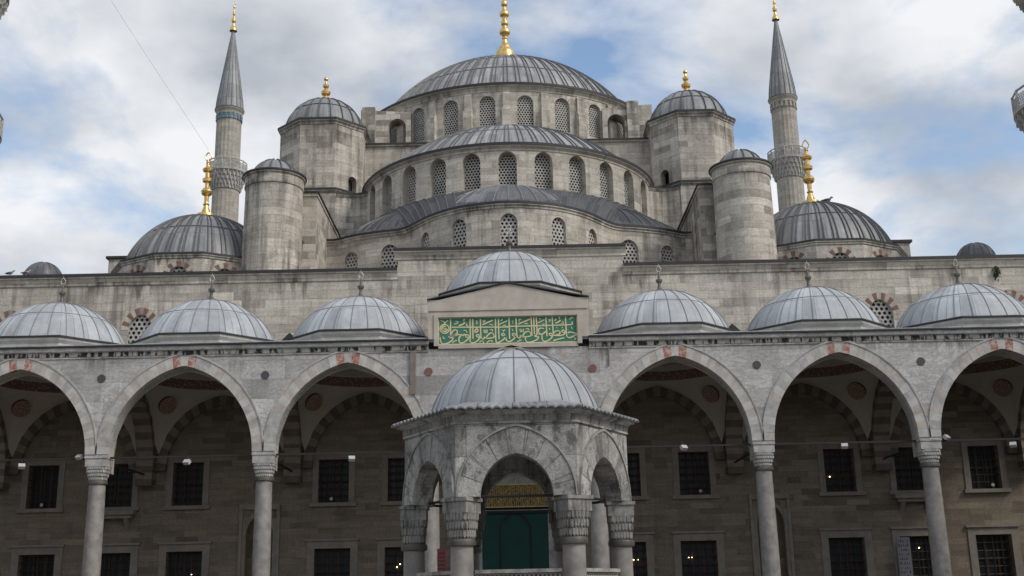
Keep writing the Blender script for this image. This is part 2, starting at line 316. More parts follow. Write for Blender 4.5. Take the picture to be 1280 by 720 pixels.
# ------------------------------------------------------------------ mesh builder
class MB:
    def __init__(s): s.v, s.f, s.u, s.m = [], [], [], []
    def face(s, pts, uvs=None, mat=0):
        i = len(s.v); s.v += [tuple(p) for p in pts]
        s.f.append(tuple(range(i, i + len(pts)))); s.m.append(mat)
        if uvs is None:
            a, b, c = Vector(pts[0]), Vector(pts[1]), Vector(pts[2])
            n = (b - a).cross(c - a)
            if n.length < 1e-12: n = Vector((0, 0, 1))
            n.normalize()
            if abs(n.z) > 0.75: uvs = [(p[0], p[1]) for p in pts]
            else:
                t = Vector((-n.y, n.x, 0)).normalized()
                uvs = [(t.x * p[0] + t.y * p[1], p[2]) for p in pts]
        s.u.append(uvs)
    def box(s, x0, x1, y0, y1, z0, z1, mat=0):
        P = lambda a, b, c: ((x0, x1)[a], (y0, y1)[b], (z0, z1)[c])
        for q in (((0,0,0),(1,0,0),(1,0,1),(0,0,1)), ((1,0,0),(1,1,0),(1,1,1),(1,0,1)), ((1,1,0),(0,1,0),(0,1,1),(1,1,1)),
                  ((0,1,0),(0,0,0),(0,0,1),(0,1,1)), ((0,0,1),(1,0,1),(1,1,1),(0,1,1)), ((0,1,0),(1,1,0),(1,0,0),(0,0,0))):
            s.face([P(*c) for c in q], None, mat)
    def prism(s, poly, axis, a, b, mat=0):
        """poly: list of 2D points; extruded along axis ('x': poly=(y,z); 'y': poly=(x,z)) from a to b"""
        mk = (lambda p, t: (t, p[0], p[1])) if axis == 'x' else (lambda p, t: (p[0], t, p[1]))
        n = len(poly)
        s.face([mk(p, a) for p in poly], None, mat); s.face([mk(p, b) for p in reversed(poly)], None, mat)
        for i in range(n):
            p, q = poly[i], poly[(i + 1) % n]
            s.face([mk(q, a), mk(p, a), mk(p, b), mk(q, b)], None, mat)
    def tube(s, pts, r, n=8, mat=0):
        pts = [Vector(p) for p in pts]; rings = []
        for i, p in enumerate(pts):
            d = (pts[min(i + 1, len(pts) - 1)] - pts[max(i - 1, 0)]).normalized()
            a = d.cross(Vector((0, 0, 1))) if abs(d.z) < 0.95 else d.cross(Vector((1, 0, 0)))
            a.normalize(); b = d.cross(a)
            rr = r[i] if isinstance(r, (list, tuple)) else r
            rings.append([p + (a * math.cos(2 * PI * k / n) + b * math.sin(2 * PI * k / n)) * rr for k in range(n)])
        for i in range(len(rings) - 1):
            for k in range(n):
                s.face([rings[i][k], rings[i][(k + 1) % n], rings[i + 1][(k + 1) % n], rings[i + 1][k]], None, mat)
        s.face(rings[0], None, mat); s.face(list(reversed(rings[-1])), None, mat)
    def revolve(s, xc, yc, prof, n=48, a0=-PI, a1=PI, mats=0, urad=None):
        """prof: list of (r,z); angle a measured from -Y towards +X"""
        vv = [0]
        for i in range(1, len(prof)): vv.append(vv[-1] + math.dist(prof[i], prof[i - 1]))
        rm = urad or max(p[0] for p in prof)
        vert = all(abs(prof[i][0] - prof[i-1][0]) < 0.6 * abs(prof[i][1] - prof[i-1][1]) + 1e-6 for i in range(1, len(prof)))
        for i in range(len(prof) - 1):
            (r0, z0), (r1, z1) = prof[i], prof[i + 1]
            m = mats[i] if isinstance(mats, (list, tuple)) else mats
            v0, v1 = (z0, z1) if vert else (vv[i], vv[i + 1])
            for k in range(n):
                a, b = a0 + (a1 - a0) * k / n, a0 + (a1 - a0) * (k + 1) / n
                P = lambda r, t, z: (xc + r * math.sin(t), yc - r * math.cos(t), z)
                if r0 < 1e-6: s.face([P(r0, a, z0), P(r1, b, z1), P(r1, a, z1)], [(a * rm, v0), (b * rm, v1), (a * rm, v1)], m)
                elif r1 < 1e-6: s.face([P(r0, a, z0), P(r0, b, z0), P(r1, a, z1)], [(a * rm, v0), (b * rm, v0), (a * rm, v1)], m)
                else: s.face([P(r0, a, z0), P(r0, b, z0), P(r1, b, z1), P(r1, a, z1)], [(a * rm, v0), (b * rm, v0), (b * rm, v1), (a * rm, v1)], m)
    def build(s, name, mats, smooth=False, weld=True):
        me = bpy.data.meshes.new(name)
        me.from_pydata(s.v, [], s.f)
        ul = me.uv_layers.new(name='UVMap').data
        i = 0
        for u in s.u:
            for c in u: ul[i].uv = c; i += 1
        for p, m in zip(me.polygons, s.m): p.material_index = m
        for m in (mats if isinstance(mats, (list, tuple)) else [mats]): me.materials.append(m)
        if weld:
            import bmesh
            bm = bmesh.new(); bm.from_mesh(me)
            bmesh.ops.remove_doubles(bm, verts=bm.verts, dist=0.0004)
            bm.to_mesh(me); bm.free()
        if smooth:
            me.shade_smooth()
            try: me.set_sharp_from_angle(angle=R_(32))
            except Exception: pass
        me.update()
        return me

W = {}
def link(o, parent=None, world=Matrix.Identity(4)):
    COL.objects.link(o); W[o] = world.copy()
    if parent is not None:
        o.parent = parent
        o.matrix_basis = W[parent].inverted() @ world
    else: o.matrix_basis = world
    return o
def T(x, y, z, a=0.0): return Matrix.Translation((x, y, z)) @ Matrix.Rotation(a, 4, 'Z')
def tag(o, label=None, cat=None, group=None, kind=None):
    for k, v in (('label', label), ('category', cat), ('group', group), ('kind', kind)):
        if v: o[k] = v
    return o
def thing(name, label, cat, loc, group=None):
    return tag(link(bpy.data.objects.new(name, None), None, T(*loc)), label, cat, group)
def part(name, mb, mats, parent, world=Matrix.Identity(4), smooth=False, label=None):
    """mesh coordinates are relative to `world` (identity = scene coordinates)"""
    me = mb if isinstance(mb, bpy.types.Mesh) else mb.build(name, mats, smooth)
    o = link(bpy.data.objects.new(name, me), parent, world)
    if label: o['label'] = label
    return o
def single(name, mb, mats, label, cat, loc=None, group=None, kind=None, smooth=False):
    me = mb.build(name, mats, smooth)
    w = Matrix.Identity(4)
    if loc:
        w = T(*loc); me.transform(w.inverted())
    return tag(link(bpy.data.objects.new(name, me), None, w), label, cat, group, kind)
def copy_part(o, parent, world):
    """a part (with its sub-parts) copied to another place"""
    c = o.copy(); link(c, parent, world)
    for ch in o.children:
        d = ch.copy(); link(d, c, world @ (W[o].inverted() @ W[ch]))
    return c

# ------------------------------------------------------------------ walls along a path
class Flat:
    def __init__(s, x0, y0, x1, y1):
        s.a = Vector((x0, y0)); d = Vector((x1 - x0, y1 - y0)); s.L = d.length; s.d = d / s.L; s.breaks = []
    def at(s, u):
        p = s.a + s.d * u; return p.x, p.y, s.d.y, -s.d.x
class Circ:
    def __init__(s, xc, yc, R): s.c = (xc, yc); s.R = R; s.breaks = []
    def at(s, u):
        a = u / s.R; return s.c[0] + s.R * math.sin(a), s.c[1] - s.R * math.cos(a), math.sin(a), -math.cos(a)
class Poly:
    def __init__(s, pts, smooth=False):
        s.p = [Vector(p) for p in pts]; s.cum = [0]
        for i in range(1, len(s.p)): s.cum.append(s.cum[-1] + (s.p[i] - s.p[i - 1]).length)
        s.L = s.cum[-1]; s.breaks = list(s.cum); s.sm = smooth
        s.nn = []
        for i in range(len(s.p)):
            d = (s.p[min(i + 1, len(s.p) - 1)] - s.p[max(i - 1, 0)]).normalized(); s.nn.append(Vector((d.y, -d.x)))
    def at(s, u):
        i = 0
        while i < len(s.cum) - 2 and u > s.cum[i + 1]: i += 1
        t = (u - s.cum[i]) / (s.cum[i + 1] - s.cum[i]); p = s.p[i].lerp(s.p[i + 1], t)
        if s.sm: n = s.nn[i].lerp(s.nn[i + 1], t).normalized()
        else:
            d = (s.p[i + 1] - s.p[i]).normalized(); n = Vector((d.y, -d.x))
        return p.x, p.y, n.x, n.y
    def u_at_x(s, x):
        for i in range(len(s.p) - 1):
            if s.p[i].x <= x <= s.p[i + 1].x: return s.cum[i] + (x - s.p[i].x) / (s.p[i + 1].x - s.p[i].x) * (s.cum[i + 1] - s.cum[i])
def regular(xc, yc, R, n, phase=0.5):
    """closed regular polygon path starting at the back, going left -> front -> right as seen from the front"""
    pts = []
    for k in range(n + 1):
        a = -PI + 2 * PI * (k - phase) / n
        pts.append((xc + R * math.sin(a), yc - R * math.cos(a)))
    return Poly(pts)

def arch_h(x, a, rise):
    """height above the springing of a two-centred arch, half span a"""
    x = min(abs(x), a)
    if rise <= 0: return 0.0
    if rise < a:          # segmental
        r = (a * a + rise * rise) / (2 * rise); return math.sqrt(max(r * r - x * x, 0)) - (r - rise)
    e = (rise * rise - a * a) / (2 * a); r = a + e
    return math.sqrt(max(r * r - (x + e) ** 2, 0.0))
def arch_pts(a, rise, n=20):
    """(x, h) samples from -a to a, evenly spread along the curve"""
    if rise <= 0: return [(-a, 0), (a, 0)]
    if rise < a: return [(-a * math.cos(PI * k / n), arch_h(-a * math.cos(PI * k / n), a, rise)) for k in range(n + 1)]
    e = (rise * rise - a * a) / (2 * a); r = a + e; th = math.acos(e / r); h = n // 2
    L = [(e - r * math.cos(th * k / h), r * math.sin(th * k / h)) for k in range(h + 1)]
    return L + [(-x, z) for x, z in reversed(L[:-1])]

def wall(mb, path, u0, u1, v0, v1, ops=(), depth=0.4, du=0.45, mat=0, rmat=None, both=0.0, n_arch=20):
    """ops: (u centre, half width, sill, springing, rise). Faces plus the reveals of every opening."""
    rmat = mat if rmat is None else rmat
    flat = isinstance(path, Flat)
    g = {u0, u1} | {b for b in path.breaks if u0 < b < u1}
    if not flat:
        k = max(1, int(math.ceil((u1 - u0) / du)))
        g |= {u0 + (u1 - u0) * i / k for i in range(k + 1)}
    for uc, a, sl, sp, ri in ops:
        for x, h in arch_pts(a, ri, n_arch): g.add(uc + x)
        g |= {uc - a, uc + a}
    g = sorted(x for x in g if u0 - 1e-9 <= x <= u1 + 1e-9)
    gg = [g[0]]
    for x in g[1:]:
        if x - gg[-1] > 1e-4: gg.append(x)
    V1 = v1 if callable(v1) else (lambda u: v1)
    def P(u, v, off=0.0, e=0.0):
        x, y, nx, ny = path.at(u + e); return (x - nx * off, y - ny * off, v)
    for ua, ub in zip(gg[:-1], gg[1:]):
        mid = (ua + ub) / 2
        cur = (v0, v0)
        lst = sorted([o for o in ops if o[0] - o[1] < mid < o[0] + o[1]], key=lambda o: o[2])
        segs = []
        for uc, a, sl, sp, ri in lst:
            segs.append((cur, (sl, sl)))
            cur = (sp + arch_h(ua - uc, a, ri), sp + arch_h(ub - uc, a, ri))
        segs.append((cur, (V1(ua), V1(ub))))
        for (la, lb), (ha, hb) in segs:
            if ha - la < 1e-4 and hb - lb < 1e-4: continue
            for off, rev in ((0.0, False),) + (((both, True),) if both else ()):
                q = [P(ua, la, off, 1e-6), P(ub, lb, off, -1e-6), P(ub, hb, off, -1e-6), P(ua, ha, off, 1e-6)]
                uvs = [(ua, la), (ub, lb), (ub, hb), (ua, ha)]
                if rev: q.reverse(); uvs.reverse()
                mb.face(q, uvs, mat)
    for uc, a, sl, sp, ri in ops:
        out = [(uc - a, sl)] + [(uc + x, sp + h) for x, h in arch_pts(a, ri, n_arch)] + [(uc + a, sl)]
        cum = 0
        for (p, q) in zip(out[:-1], out[1:]):
            l = math.dist(p, q)
            if l > 1e-5: mb.face([P(p[0], p[1]), P(p[0], p[1], depth), P(q[0], q[1], depth), P(q[0], q[1])], [(cum, 0), (cum, depth), (cum + l, depth), (cum + l, 0)], rmat(cum) if callable(rmat) else rmat)
            cum += l
        if sl > v0 + 1e-3: mb.face([P(uc - a, sl), P(uc + a, sl), P(uc + a, sl, depth), P(uc - a, sl, depth)], None, 0 if callable(rmat) else rmat)

def ring(mb, path, uc, spring, ai, ri, ao, ro, proud, back, nv, mats, stilt=0.0, gap=0.012, sub=3):
    """voussoir ring between two arch curves; mats(k, nv) gives the material of the k-th stone"""
    N = nv * sub
    def curve(a, r, t):      # t in 0..1
        e = (r * r - a * a) / (2 * a) if r >= a else 0
        if r < a:
            th = PI * (1 - t); return a * math.cos(th), arch_h(a * math.cos(th), a, r)
        R0 = a + e; th = math.acos(e / R0)
        if t <= 0.5: k = th * t * 2; return e - R0 * math.cos(k), R0 * math.sin(k)
        k = th * (1 - t) * 2; return -(e - R0 * math.cos(k)), R0 * math.sin(k)
    def P(x, h, off):
        X, Y, nx, ny = path.at(uc + x); return (X + nx * off, Y + ny * off, spring + h)
    for k in range(nv):
        m = mats(k, nv)
        g = gap / 2 / (ai * 3)
        ts = [(k + g * nv * 0.33 if j == 0 else k + j / sub if j < sub else k + 1 - g * nv * 0.33) / nv for j in range(sub + 1)]
        pj = proud + random.uniform(-.004, .006) if nv > 5 else proud
        for ta, tb in zip(ts[:-1], ts[1:]):
            i0, i1, o0, o1 = curve(ai, ri, ta), curve(ai, ri, tb), curve(ao, ro, ta), curve(ao, ro, tb)
            uvs = [(ta * ai * 3, 0), (tb * ai * 3, 0), (tb * ai * 3, ao - ai), (ta * ai * 3, ao - ai)]
            mb.face([P(*i0, pj), P(*i1, pj), P(*o1, pj), P(*o0, pj)], uvs, m)
            mb.face([P(*o0, pj), P(*o1, pj), P(*o1, -back), P(*o0, -back)], None, m)
            mb.face([P(*i1, pj), P(*i0, pj), P(*i0, -back), P(*i1, -back)], None, m)
        for t_, fl in ((ts[0], 0), (ts[-1], 1)):
            a_, b_ = curve(ai, ri, t_), curve(ao, ro, t_)
            q = [P(*a_, pj), P(*b_, pj), P(*b_, -back), P(*a_, -back)]
            mb.face(q if fl else list(reversed(q)), None, m)

def sweep(mb, path, u0, u1, prof, mats, du=0.45, cap=True):
    """prof: list of (out, z); mats: one index per profile segment"""
    g = {u0, u1} | {b for b in path.breaks if u0 < b < u1}
    if not isinstance(path, Flat):
        k = max(1, int(math.ceil((u1 - u0) / du))); g |= {u0 + (u1 - u0) * i / k for i in range(k + 1)}
    g = sorted(g)
    def P(u, o, z):
        x, y, nx, ny = path.at(u); return (x + nx * o, y + ny * o, z)
    for ua, ub in zip(g[:-1], g[1:]):
        v = 0
        for i in range(len(prof) - 1):
            (o0, z0), (o1, z1) = prof[i], prof[i + 1]; l = math.dist(prof[i], prof[i + 1])
            mb.face([P(ua, o0, z0), P(ub, o0, z0), P(ub, o1, z1), P(ua, o1, z1)], [(ua, v), (ub, v), (ub, v + l), (ua, v + l)], mats[i]); v += l
    if cap:
        for u, rev in ((u0, True), (u1, False)):
            q = [P(u, o, z) for o, z in prof]
            mb.face(q if not rev else list(reversed(q)), None, mats[0])

def corn_prof(z, out=0.22, h=0.55, cap=0.13):
    """stone moulding with a dark lead flashing on top; z is the top"""
    p = [(0.0, z - h), (0.05, z - h + 0.04), (0.05, z - h + 0.14), (out * 0.55, z - cap - 0.10), (out * 0.85, z - cap - 0.06), (out * 0.85, z - cap), (out, z - cap), (out, z - 0.02), (-0.6, z + 0.05)]
    return p, [0, 0, 0, 0, 0, 1, 1, 1]
def corn_rev(mb, xc, yc, R, z, n, out=0.22, h=0.55, cap=0.13, a0=-PI, a1=PI, inner=None):
    p, m = corn_prof(z, out, h, cap)
    k = 1 / math.cos(PI / n) if n <= 16 else 1
    mb.revolve(xc, yc, [(max(0, R + o * k), zz_) for o, zz_ in p], n, a0, a1, m)

def dome(mb, xc, yc, zb, R, h, ribs, rows=2, a0=-PI, a1=PI, rw=0.07, rh=0.05, rmat=1, seg=None, double=False, skirt=0.0, scal=0.0):
    """spherical-cap lead dome with standing seams and lapped courses; material 0 sheet, 1 seam"""
    rho = (R * R + h * h) / (2 * h); zc = zb + h - rho
    t0 = math.asin(min(1, R / rho)); t0 = t0 if h <= R else PI - t0
    m = 18
    prof = [(rho * math.sin(t0 * (1 - i / m)), zc + rho * math.cos(t0 * (1 - i / m))) for i in range(m)] + [(0, zb + h)]
    if skirt: prof = [(R, zb - skirt)] + prof
    n = seg or ribs * 2
    mb.revolve(xc, yc, prof, n, a0, a1, 0)
    full = a1 - a0 > 2 * PI - 0.01
    for k in range(ribs if full else ribs + 1):
        a = a0 + (a1 - a0) * k / ribs
        for da in ((-0.16 * (a1 - a0) / ribs, 0.16 * (a1 - a0) / ribs) if double else (0,)):
            aa = a + da
            ca, sa = math.cos(aa), math.sin(aa)
            pr = []
            for r, z in prof[:-2]:
                nx = r / rho; nz = (z - zc) / rho
                P = lambda o, w: (xc + (r + nx * o) * sa + w * ca, yc - (r + nx * o) * ca + w * sa, z + nz * o)
                w = rw * 0.5 * (0.45 + 0.55 * min(1, r / R * 1.2))
                pr.append((P(-0.01, -w), P(rh, -w * 0.6), P(rh, w * 0.6), P(-0.01, w)))
            for p, q in zip(pr[:-1], pr[1:]):
                for j in range(3): mb.face([p[j + 1], p[j], q[j], q[j + 1]], None, rmat)
    for i in range(1, rows + 1):      # lapped horizontal joints
        t = t0 * (1 - (i / (rows + 1)) ** 0.9)
        pr = []
        for o, dt in ((-0.01, 0.008), (rh * 0.55, 0.005), (rh * 0.55, -0.004), (-0.01, -0.008)):
            tt = t + dt; pr.append(((rho + o) * math.sin(tt), zc + (rho + o) * math.cos(tt)))
        mb.revolve(xc, yc, pr, n, a0, a1, rmat)
    return zc, rho

def finial_prof(z0, z1, spec):
    """spec: (fraction of the height, radius); bulbs are rounded by extra samples"""
    H = z1 - z0; pts = []
    sp = [(z0 + f * H, r) for f, r in spec]
    for i in range(len(sp) - 1):
        for k in range(4):
            t = k / 4; t2 = t * t * (3 - 2 * t)
            pts.append((sp[i][1] + (sp[i + 1][1] - sp[i][1]) * t2, sp[i][0] + (sp[i + 1][0] - sp[i][0]) * t))
    pts.append((sp[-1][1], sp[-1][0]))
    return pts
def finial(mb, x, y, z0, z1, spec, tip=None, n=20):
    p = finial_prof(z0, z1, spec)
    mb.revolve(x, y, p + [(0.0, z1)], n)
    if tip:          # open leaf-shaped loop on top
        r = tip
        pts = [(x, y, z1)]
        for k in range(13):
            a = -PI / 2 + 2 * PI * k / 12
            pts.append((x + r * math.cos(a) * (1.0 if math.sin(a) < 0.3 else 0.75), y, z1 + r + r * 1.35 * math.sin(a)))
        mb.tube(pts[1:], r * 0.2, 6)
        mb.tube([(x, y, z1 + r * 2.1), (x, y, z1 + r * 3.4)], [r * 0.18, r * 0.04], 6)

SP_BIG = [(0, .80), (.02, .78), (.10, .48), (.16, .24), (.20, .20), (.22, .26), (.24, .20), (.26, .28), (.29, .46), (.32, .46), (.36, .24), (.38, .20), (.41, .32), (.44, .32), (.47, .18), (.50, .22), (.53, .40), (.56, .40), (.60, .20), (.64, .13), (.67, .27), (.70, .27), (.74, .12), (.78, .10), (.81, .22), (.84, .22), (.88, .09), (1, .04)]
SP_MID = [(0, .52), (.07, .55), (.11, .50), (.13, .26), (.15, .24), (.25, .13), (.27, .19), (.29, .12), (.40, .13), (.44, .30), (.48, .34), (.52, .24), (.55, .12), (.62, .12), (.64, .27), (.68, .29), (.71, .14), (.79, .13), (.81, .28), (.84, .31), (.88, .14), (.94, .06), (.95, .10), (.97, .06), (1, .05)]
SP_SML = [(0, .55), (.06, .50), (.20, .24), (.30, .15), (.34, .30), (.42, .34), (.50, .18), (.56, .10), (.62, .20), (.68, .22), (.74, .09), (.84, .07), (.89, .16), (.94, .14), (1, .03)]
SP_PORT = [(0, .34), (.10, .30), (.18, .13), (.34, .09), (.44, .10), (.52, .19), (.60, .20), (.68, .08), (1, .035)]

# ------------------------------------------------------------------ ground
g = MB(); g.face([(-1500, -1500, -0.004), (1500, -1500, -0.004), (1500, 1500, -0.004), (-1500, 1500, -0.004)])
single('ground', g, M['paving'], 'grey city ground stretching beyond the mosque', 'ground', kind='structure')
g = MB(); g.face([(-31, -62, 0), (31, -62, 0), (31, -0.9, 0), (-31, -0.9, 0)])
single('courtyard_pavement', g, M['paving'], 'worn grey stone slabs paving the mosque courtyard', 'pavement', kind='structure')

# ------------------------------------------------------------------ the prayer hall
BAY = 6.93
mosque = thing('mosque', 'great grey stone mosque with cascading lead domes behind the arcaded portico', 'mosque', (0, 34, 0))
HW = 27.0                       # half width of the hall
WIN_X = [5.25, 8.53, 15.42, 18.75, 22.28]
front = Flat(-HW, 7.0, HW, 7.0)
ops = []
for s in (-1, 1):
    for x in WIN_X:
        ops.append((HW + s * x, 0.72, 6.0, 8.03, 0)); ops.append((HW + s * x, 0.84, 1.75, 3.9, 0))
    ops.append((HW + s * 11.96, 0.62, 0.9, 4.6, 0.95))
    for x in (18.15, 24.6): ops.append((HW + s * x, 0.62, 13.35, 14.55, 0.78))
ops.append((HW, 2.0, 0.9, 5.6, 2.1))                     # portal recess
mb = MB()
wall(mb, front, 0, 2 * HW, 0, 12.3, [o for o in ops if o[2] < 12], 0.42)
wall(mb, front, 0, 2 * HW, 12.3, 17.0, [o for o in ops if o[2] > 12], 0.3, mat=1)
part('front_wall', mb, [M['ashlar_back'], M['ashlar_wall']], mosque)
mb = MB(); wall(mb, Flat(-5.55, 7.0, 5.62, 7.0), 0, 11.17, 17.0, 18.2); mb.face([(-5.55, 7, 17), (-5.55, 7, 18.2), (-5.55, 8.2, 18.2), (-5.55, 8.2, 17)]); mb.face([(5.62, 8.2, 17), (5.62, 8.2, 18.2), (5.62, 7, 18.2), (5.62, 7, 17)])
part('raised_parapet', mb, M['ashlar_wall'], mosque)
def wall_cornice(x0, x1, z):
    mb = MB(); p, m = corn_prof(z, 0.26, 0.62, 0.17); p[-1] = (-1.2, z + 0.03)
    sweep(mb, Flat(x0, 7.0, x1, 7.0), 0, x1 - x0, p, m)
    part('wall_cornice', mb, [M['ashlar_wall'], M['cap']], mosque)
wall_cornice(-HW, -5.55, 17.42); wall_cornice(5.62, HW, 17.42); wall_cornice(-5.72, 5.79, 18.42)
mb = MB()
wall(mb, Flat(HW, 7, HW, 62), 0, 55, 0, 17.3); wall(mb, Flat(HW, 62, -HW, 62), 0, 2 * HW, 0, 17.3); wall(mb, Flat(-HW, 62, -HW, 7), 0, 55, 0, 17.3)
part('side_wall', mb, M['ashlar'], mosque)
mb = MB(); mb.box(-HW + .02, HW - .02, 8.2, 61.98, 16.2, 17.1)
part('hall_roof', mb, M['lead_dark'], mosque)

# openings of the front wall: barred windows
def window_proto(w, h, upper):
    """origin: sill centre on the wall face; -Y is outside"""
    a = w / 2
    f = MB(); fw_ = 0.28 if upper else 0.34
    zt = h + fw_
    for x0, x1, z0, z1 in ((-a - fw_, -a, 0, h), (a, a + fw_, 0, h), (-a - fw_, a + fw_, h, zt)): f.box(x0, x1, -0.05, 0.02, z0, z1)
    if not upper: f.box(-a - fw_ - .08, a + fw_ + .08, -0.13, 0.02, zt, zt + .10)
    f.box(-a - fw_ - 0.1, a + fw_ + 0.1, -0.16, 0.02, -0.17, 0.0)
    for d, r in ((0.02, -a), (0.02, a)): pass
    gr = MB(); nx, nz = (4, 6)
    for k in range(1, nx): gr.tube([(-a + w * k / nx, 0.16, 0), (-a + w * k / nx, 0.16, h)], 0.024, 6)
    for k in range(1, nz): gr.tube([(-a, 0.185, h * k / nz), (a, 0.185, h * k / nz)], 0.024, 6)
    pn = MB(); pn.box(-a, a, 0.40, 0.44, 0, h)
    tm = MB()
    for k in (0.0, 1/3, 2/3, 1.0): tm.box(-a + (w - .09) * k, -a + (w - .09) * k + .09, 0.34, 0.398, 0, h)
    for k in (0, .5, 1): tm.box(-a, a, 0.335, 0.397, (h - .08) * k, (h - .08) * k + .08)
    return f.build('window_frame', M['frame_stone']), gr.build('grille', M['iron']), pn.build('pane', M['glass']), tm.build('casement', M['rust_iron'])
protoU, protoL = window_proto(1.44, 2.03, True), window_proto(1.68, 2.15, False)
def put_window(x, z, pr, name, lit=None):
    w = T(x, 7.0, z)
    o = part(name, pr[0], None, mosque, w)
    for n, me in zip(('grille', 'pane', 'casement'), pr[1:]): part(n, me, None, o, w)
    if lit:
        for dx, dz in lit:
            mb = MB(); mb.revolve(0, 0, [(0, -.03), (.022, -.02), (.03, 0), (.022, .02), (0, .03)], 10); part('bulb', mb, M['bulb'], o, w @ T(dx, 0.29, dz), True)
    return o
for s in (-1, 1):
    for x in WIN_X:
        up_lit = [(-.42, .75)] if (s > 0 and x == 15.42) else None
        lo_lit = {(-1, 5.25): [(-.15, 1.38), (-.3, 1.25)], (1, 8.53): [(-.45, 1.42), (-.30, 1.42)], (1, 18.75): [(.12, 1.62)], (1, 5.25): [(.45, 1.35), (.25, 1.35)], (-1, 15.42): [(.3, 1.1)]}.get((s, x))
        put_window(s * x, 6.0, protoU, 'upper_window', up_lit)
        put_window(s * x, 1.75, protoL, 'lower_window', lo_lit)
    # bracketed gallery sill under the window behind the outer column
    mb = MB(); x = s * 18.75
    mb.box(x - 1.0, x + 1.0, 6.42, 6.985, 5.62, 5.80); mb.box(x - .85, x + .85, 6.55, 6.985, 5.46, 5.615)
    for dx in (-.6, .6): mb.prism([(6.985, 5.455), (6.6, 5.455), (6.985, 4.95)], 'x', x + dx - .1, x + dx + .1)
    part('bracketed_sill', mb, M['frame_stone'], mosque)
    # prayer niche with a moulded frame
    mb = MB(); x = s * 11.96
    for x0, x1, z0, z1, d in ((-.95, -.80, .9, 5.75, .10), (.80, .95, .9, 5.75, .10), (-.95, .95, 5.752, 6.0, .14), (-.798, -.64, .9, 5.3, .05), (.64, .798, .9, 5.3, .05)): mb.box(x + x0, x + x1, 7 - d, 6.997, z0, z1)
    p = Flat(x - 1, 7.0, x + 1, 7.0); ring(mb, p, 1.0, 4.6, .625, .955, .78, 1.15, .03, -.003, 11, lambda k, n: 0)
    o = part('prayer_niche', mb, M['frame_stone'], mosque)
    mb = MB(); mb.revolve(x, 7.38, [(.62, .9), (.62, 4.6), (.5, 5.1), (.25, 5.45), (0, 5.55)], 16, PI * .5, PI * 1.5); part('niche_back', mb, M['ashlar_back'], o, smooth=True)

# lattice (pierced stone) windows -----------------------------------------------------------
def lattice_mesh(w, h, pitch, hole, th=0.06, six=6):
    """panel with rounded holes on a triangular grid; origin bottom centre, front at y=0"""
    mb = MB(); dx = pitch; dz = pitch * math.sqrt(3) / 2; S = pitch / math.sqrt(3)
    rows = int(h / dz) + 2; cols = int(w / dx) + 2
    for r in range(rows):
        for c in range(-cols // 2, cols // 2 + 1):
            x = c * dx + (dx / 2 if r % 2 else 0); z = r * dz
            if abs(x) > w / 2 + pitch * .5 or z > h + pitch * .5: continue
            O = [(x + S * math.sin(PI / 3 * k), z + S * math.cos(PI / 3 * k)) for k in range(6)]
            I = [(x + hole * math.sin(PI / 3 * k), z + hole * math.cos(PI / 3 * k)) for k in range(6)]
            for k in range(6):
                j = (k + 1) % 6
                mb.face([(O[j][0], 0, O[j][1]), (O[k][0], 0, O[k][1]), (I[k][0], 0, I[k][1]), (I[j][0], 0, I[j][1])])
                mb.face([(I[j][0], 0, I[j][1]), (I[k][0], 0, I[k][1]), (I[k][0], th, I[k][1]), (I[j][0], th, I[j][1])])
    return mb.build('lattice_window', M['lattice'])
LAT = {}
def put_lattice(parent, x, y, z, a, w, h, depth, pitch=0.23, hole=0.078, name='lattice_window'):
    key = (round(w, 2), round(h, 2), pitch)
    if key not in LAT:
        pm = MB(); pm.box(-w / 2 - .04, w / 2 + .04, .12, .15, -.03, h + .03)
        LAT[key] = (lattice_mesh(w, h, pitch, hole), pm.build('pane', M['glass']))
    nx, ny = math.sin(a), -math.cos(a)
    m = T(x - nx * depth, y - ny * depth, z, a)
    o = part(name, LAT[key][0], None, parent, m)
    part('pane', LAT[key][1], None, o, m)
    return o
for s in (-1, 1):
    for x in (18.15, 24.6):
        o = put_lattice(mosque, s * x, 7.0, 13.35, 0, 1.3, 2.1, .16, .25, .088, 'lunette_window')
        mb = MB(); ring(mb, front, HW + s * x, 14.55, .60, .78, .95, 1.14, .008, .0, 13, lambda k, n: k % 2)
        part('brick_arch', mb, [M['ashlar_wall'], M['fan_red']], o)

# ------------------------------------------------------------------ front tiers: exedrae, semi-dome, main drum
raw = [(0, 10.50), (1.08, 10.64), (2.38, 11.06), (3.4, 11.72), (4.2, 12.45), (4.87, 13.30), (5.4, 14.05), (5.9, 14.62), (6.45, 14.95), (7.17, 15.12), (8.5, 15.62), (9.3, 16.05), (10.1, 16.55), (10.8, 16.62), (12.6, 16.62)]
ctl = [(-x, y) for x, y in reversed(raw[1:])] + raw
def catmull(P, n=4):
    out = []
    for i in range(len(P) - 1):
        p0, p1, p2, p3 = (Vector(P[max(i - 1, 0)]), Vector(P[i]), Vector(P[i + 1]), Vector(P[min(i + 2, len(P) - 1)]))
        for k in range(n):
            t = k / n
            out.append(0.5 * ((2 * p1) + (p2 - p0) * t + (2 * p0 - 5 * p1 + 4 * p2 - p3) * t * t + (3 * p1 - p0 - 3 * p2 + p3) * t ** 3))
    out.append(Vector(P[-1])); return out
expath = Poly([tuple(p) for p in catmull(ctl, 4)], True)
EX_Z = 22.05
exw = [(0, .47, 19.45, 20.85, .52), (2.72, .46, 19.45, 20.83, .50), (4.66, .42, 19.45, 20.7, .5), (6.86, .56, 18.9, 20.55, .62), (9.2, .5, 18.9, 20.5, .55)]
ops = []
for x, a, sl, sp, ri in exw:
    for s in ((-1, 1) if x else (1,)): ops.append((expath.u_at_x(s * x), a, sl, sp, ri))
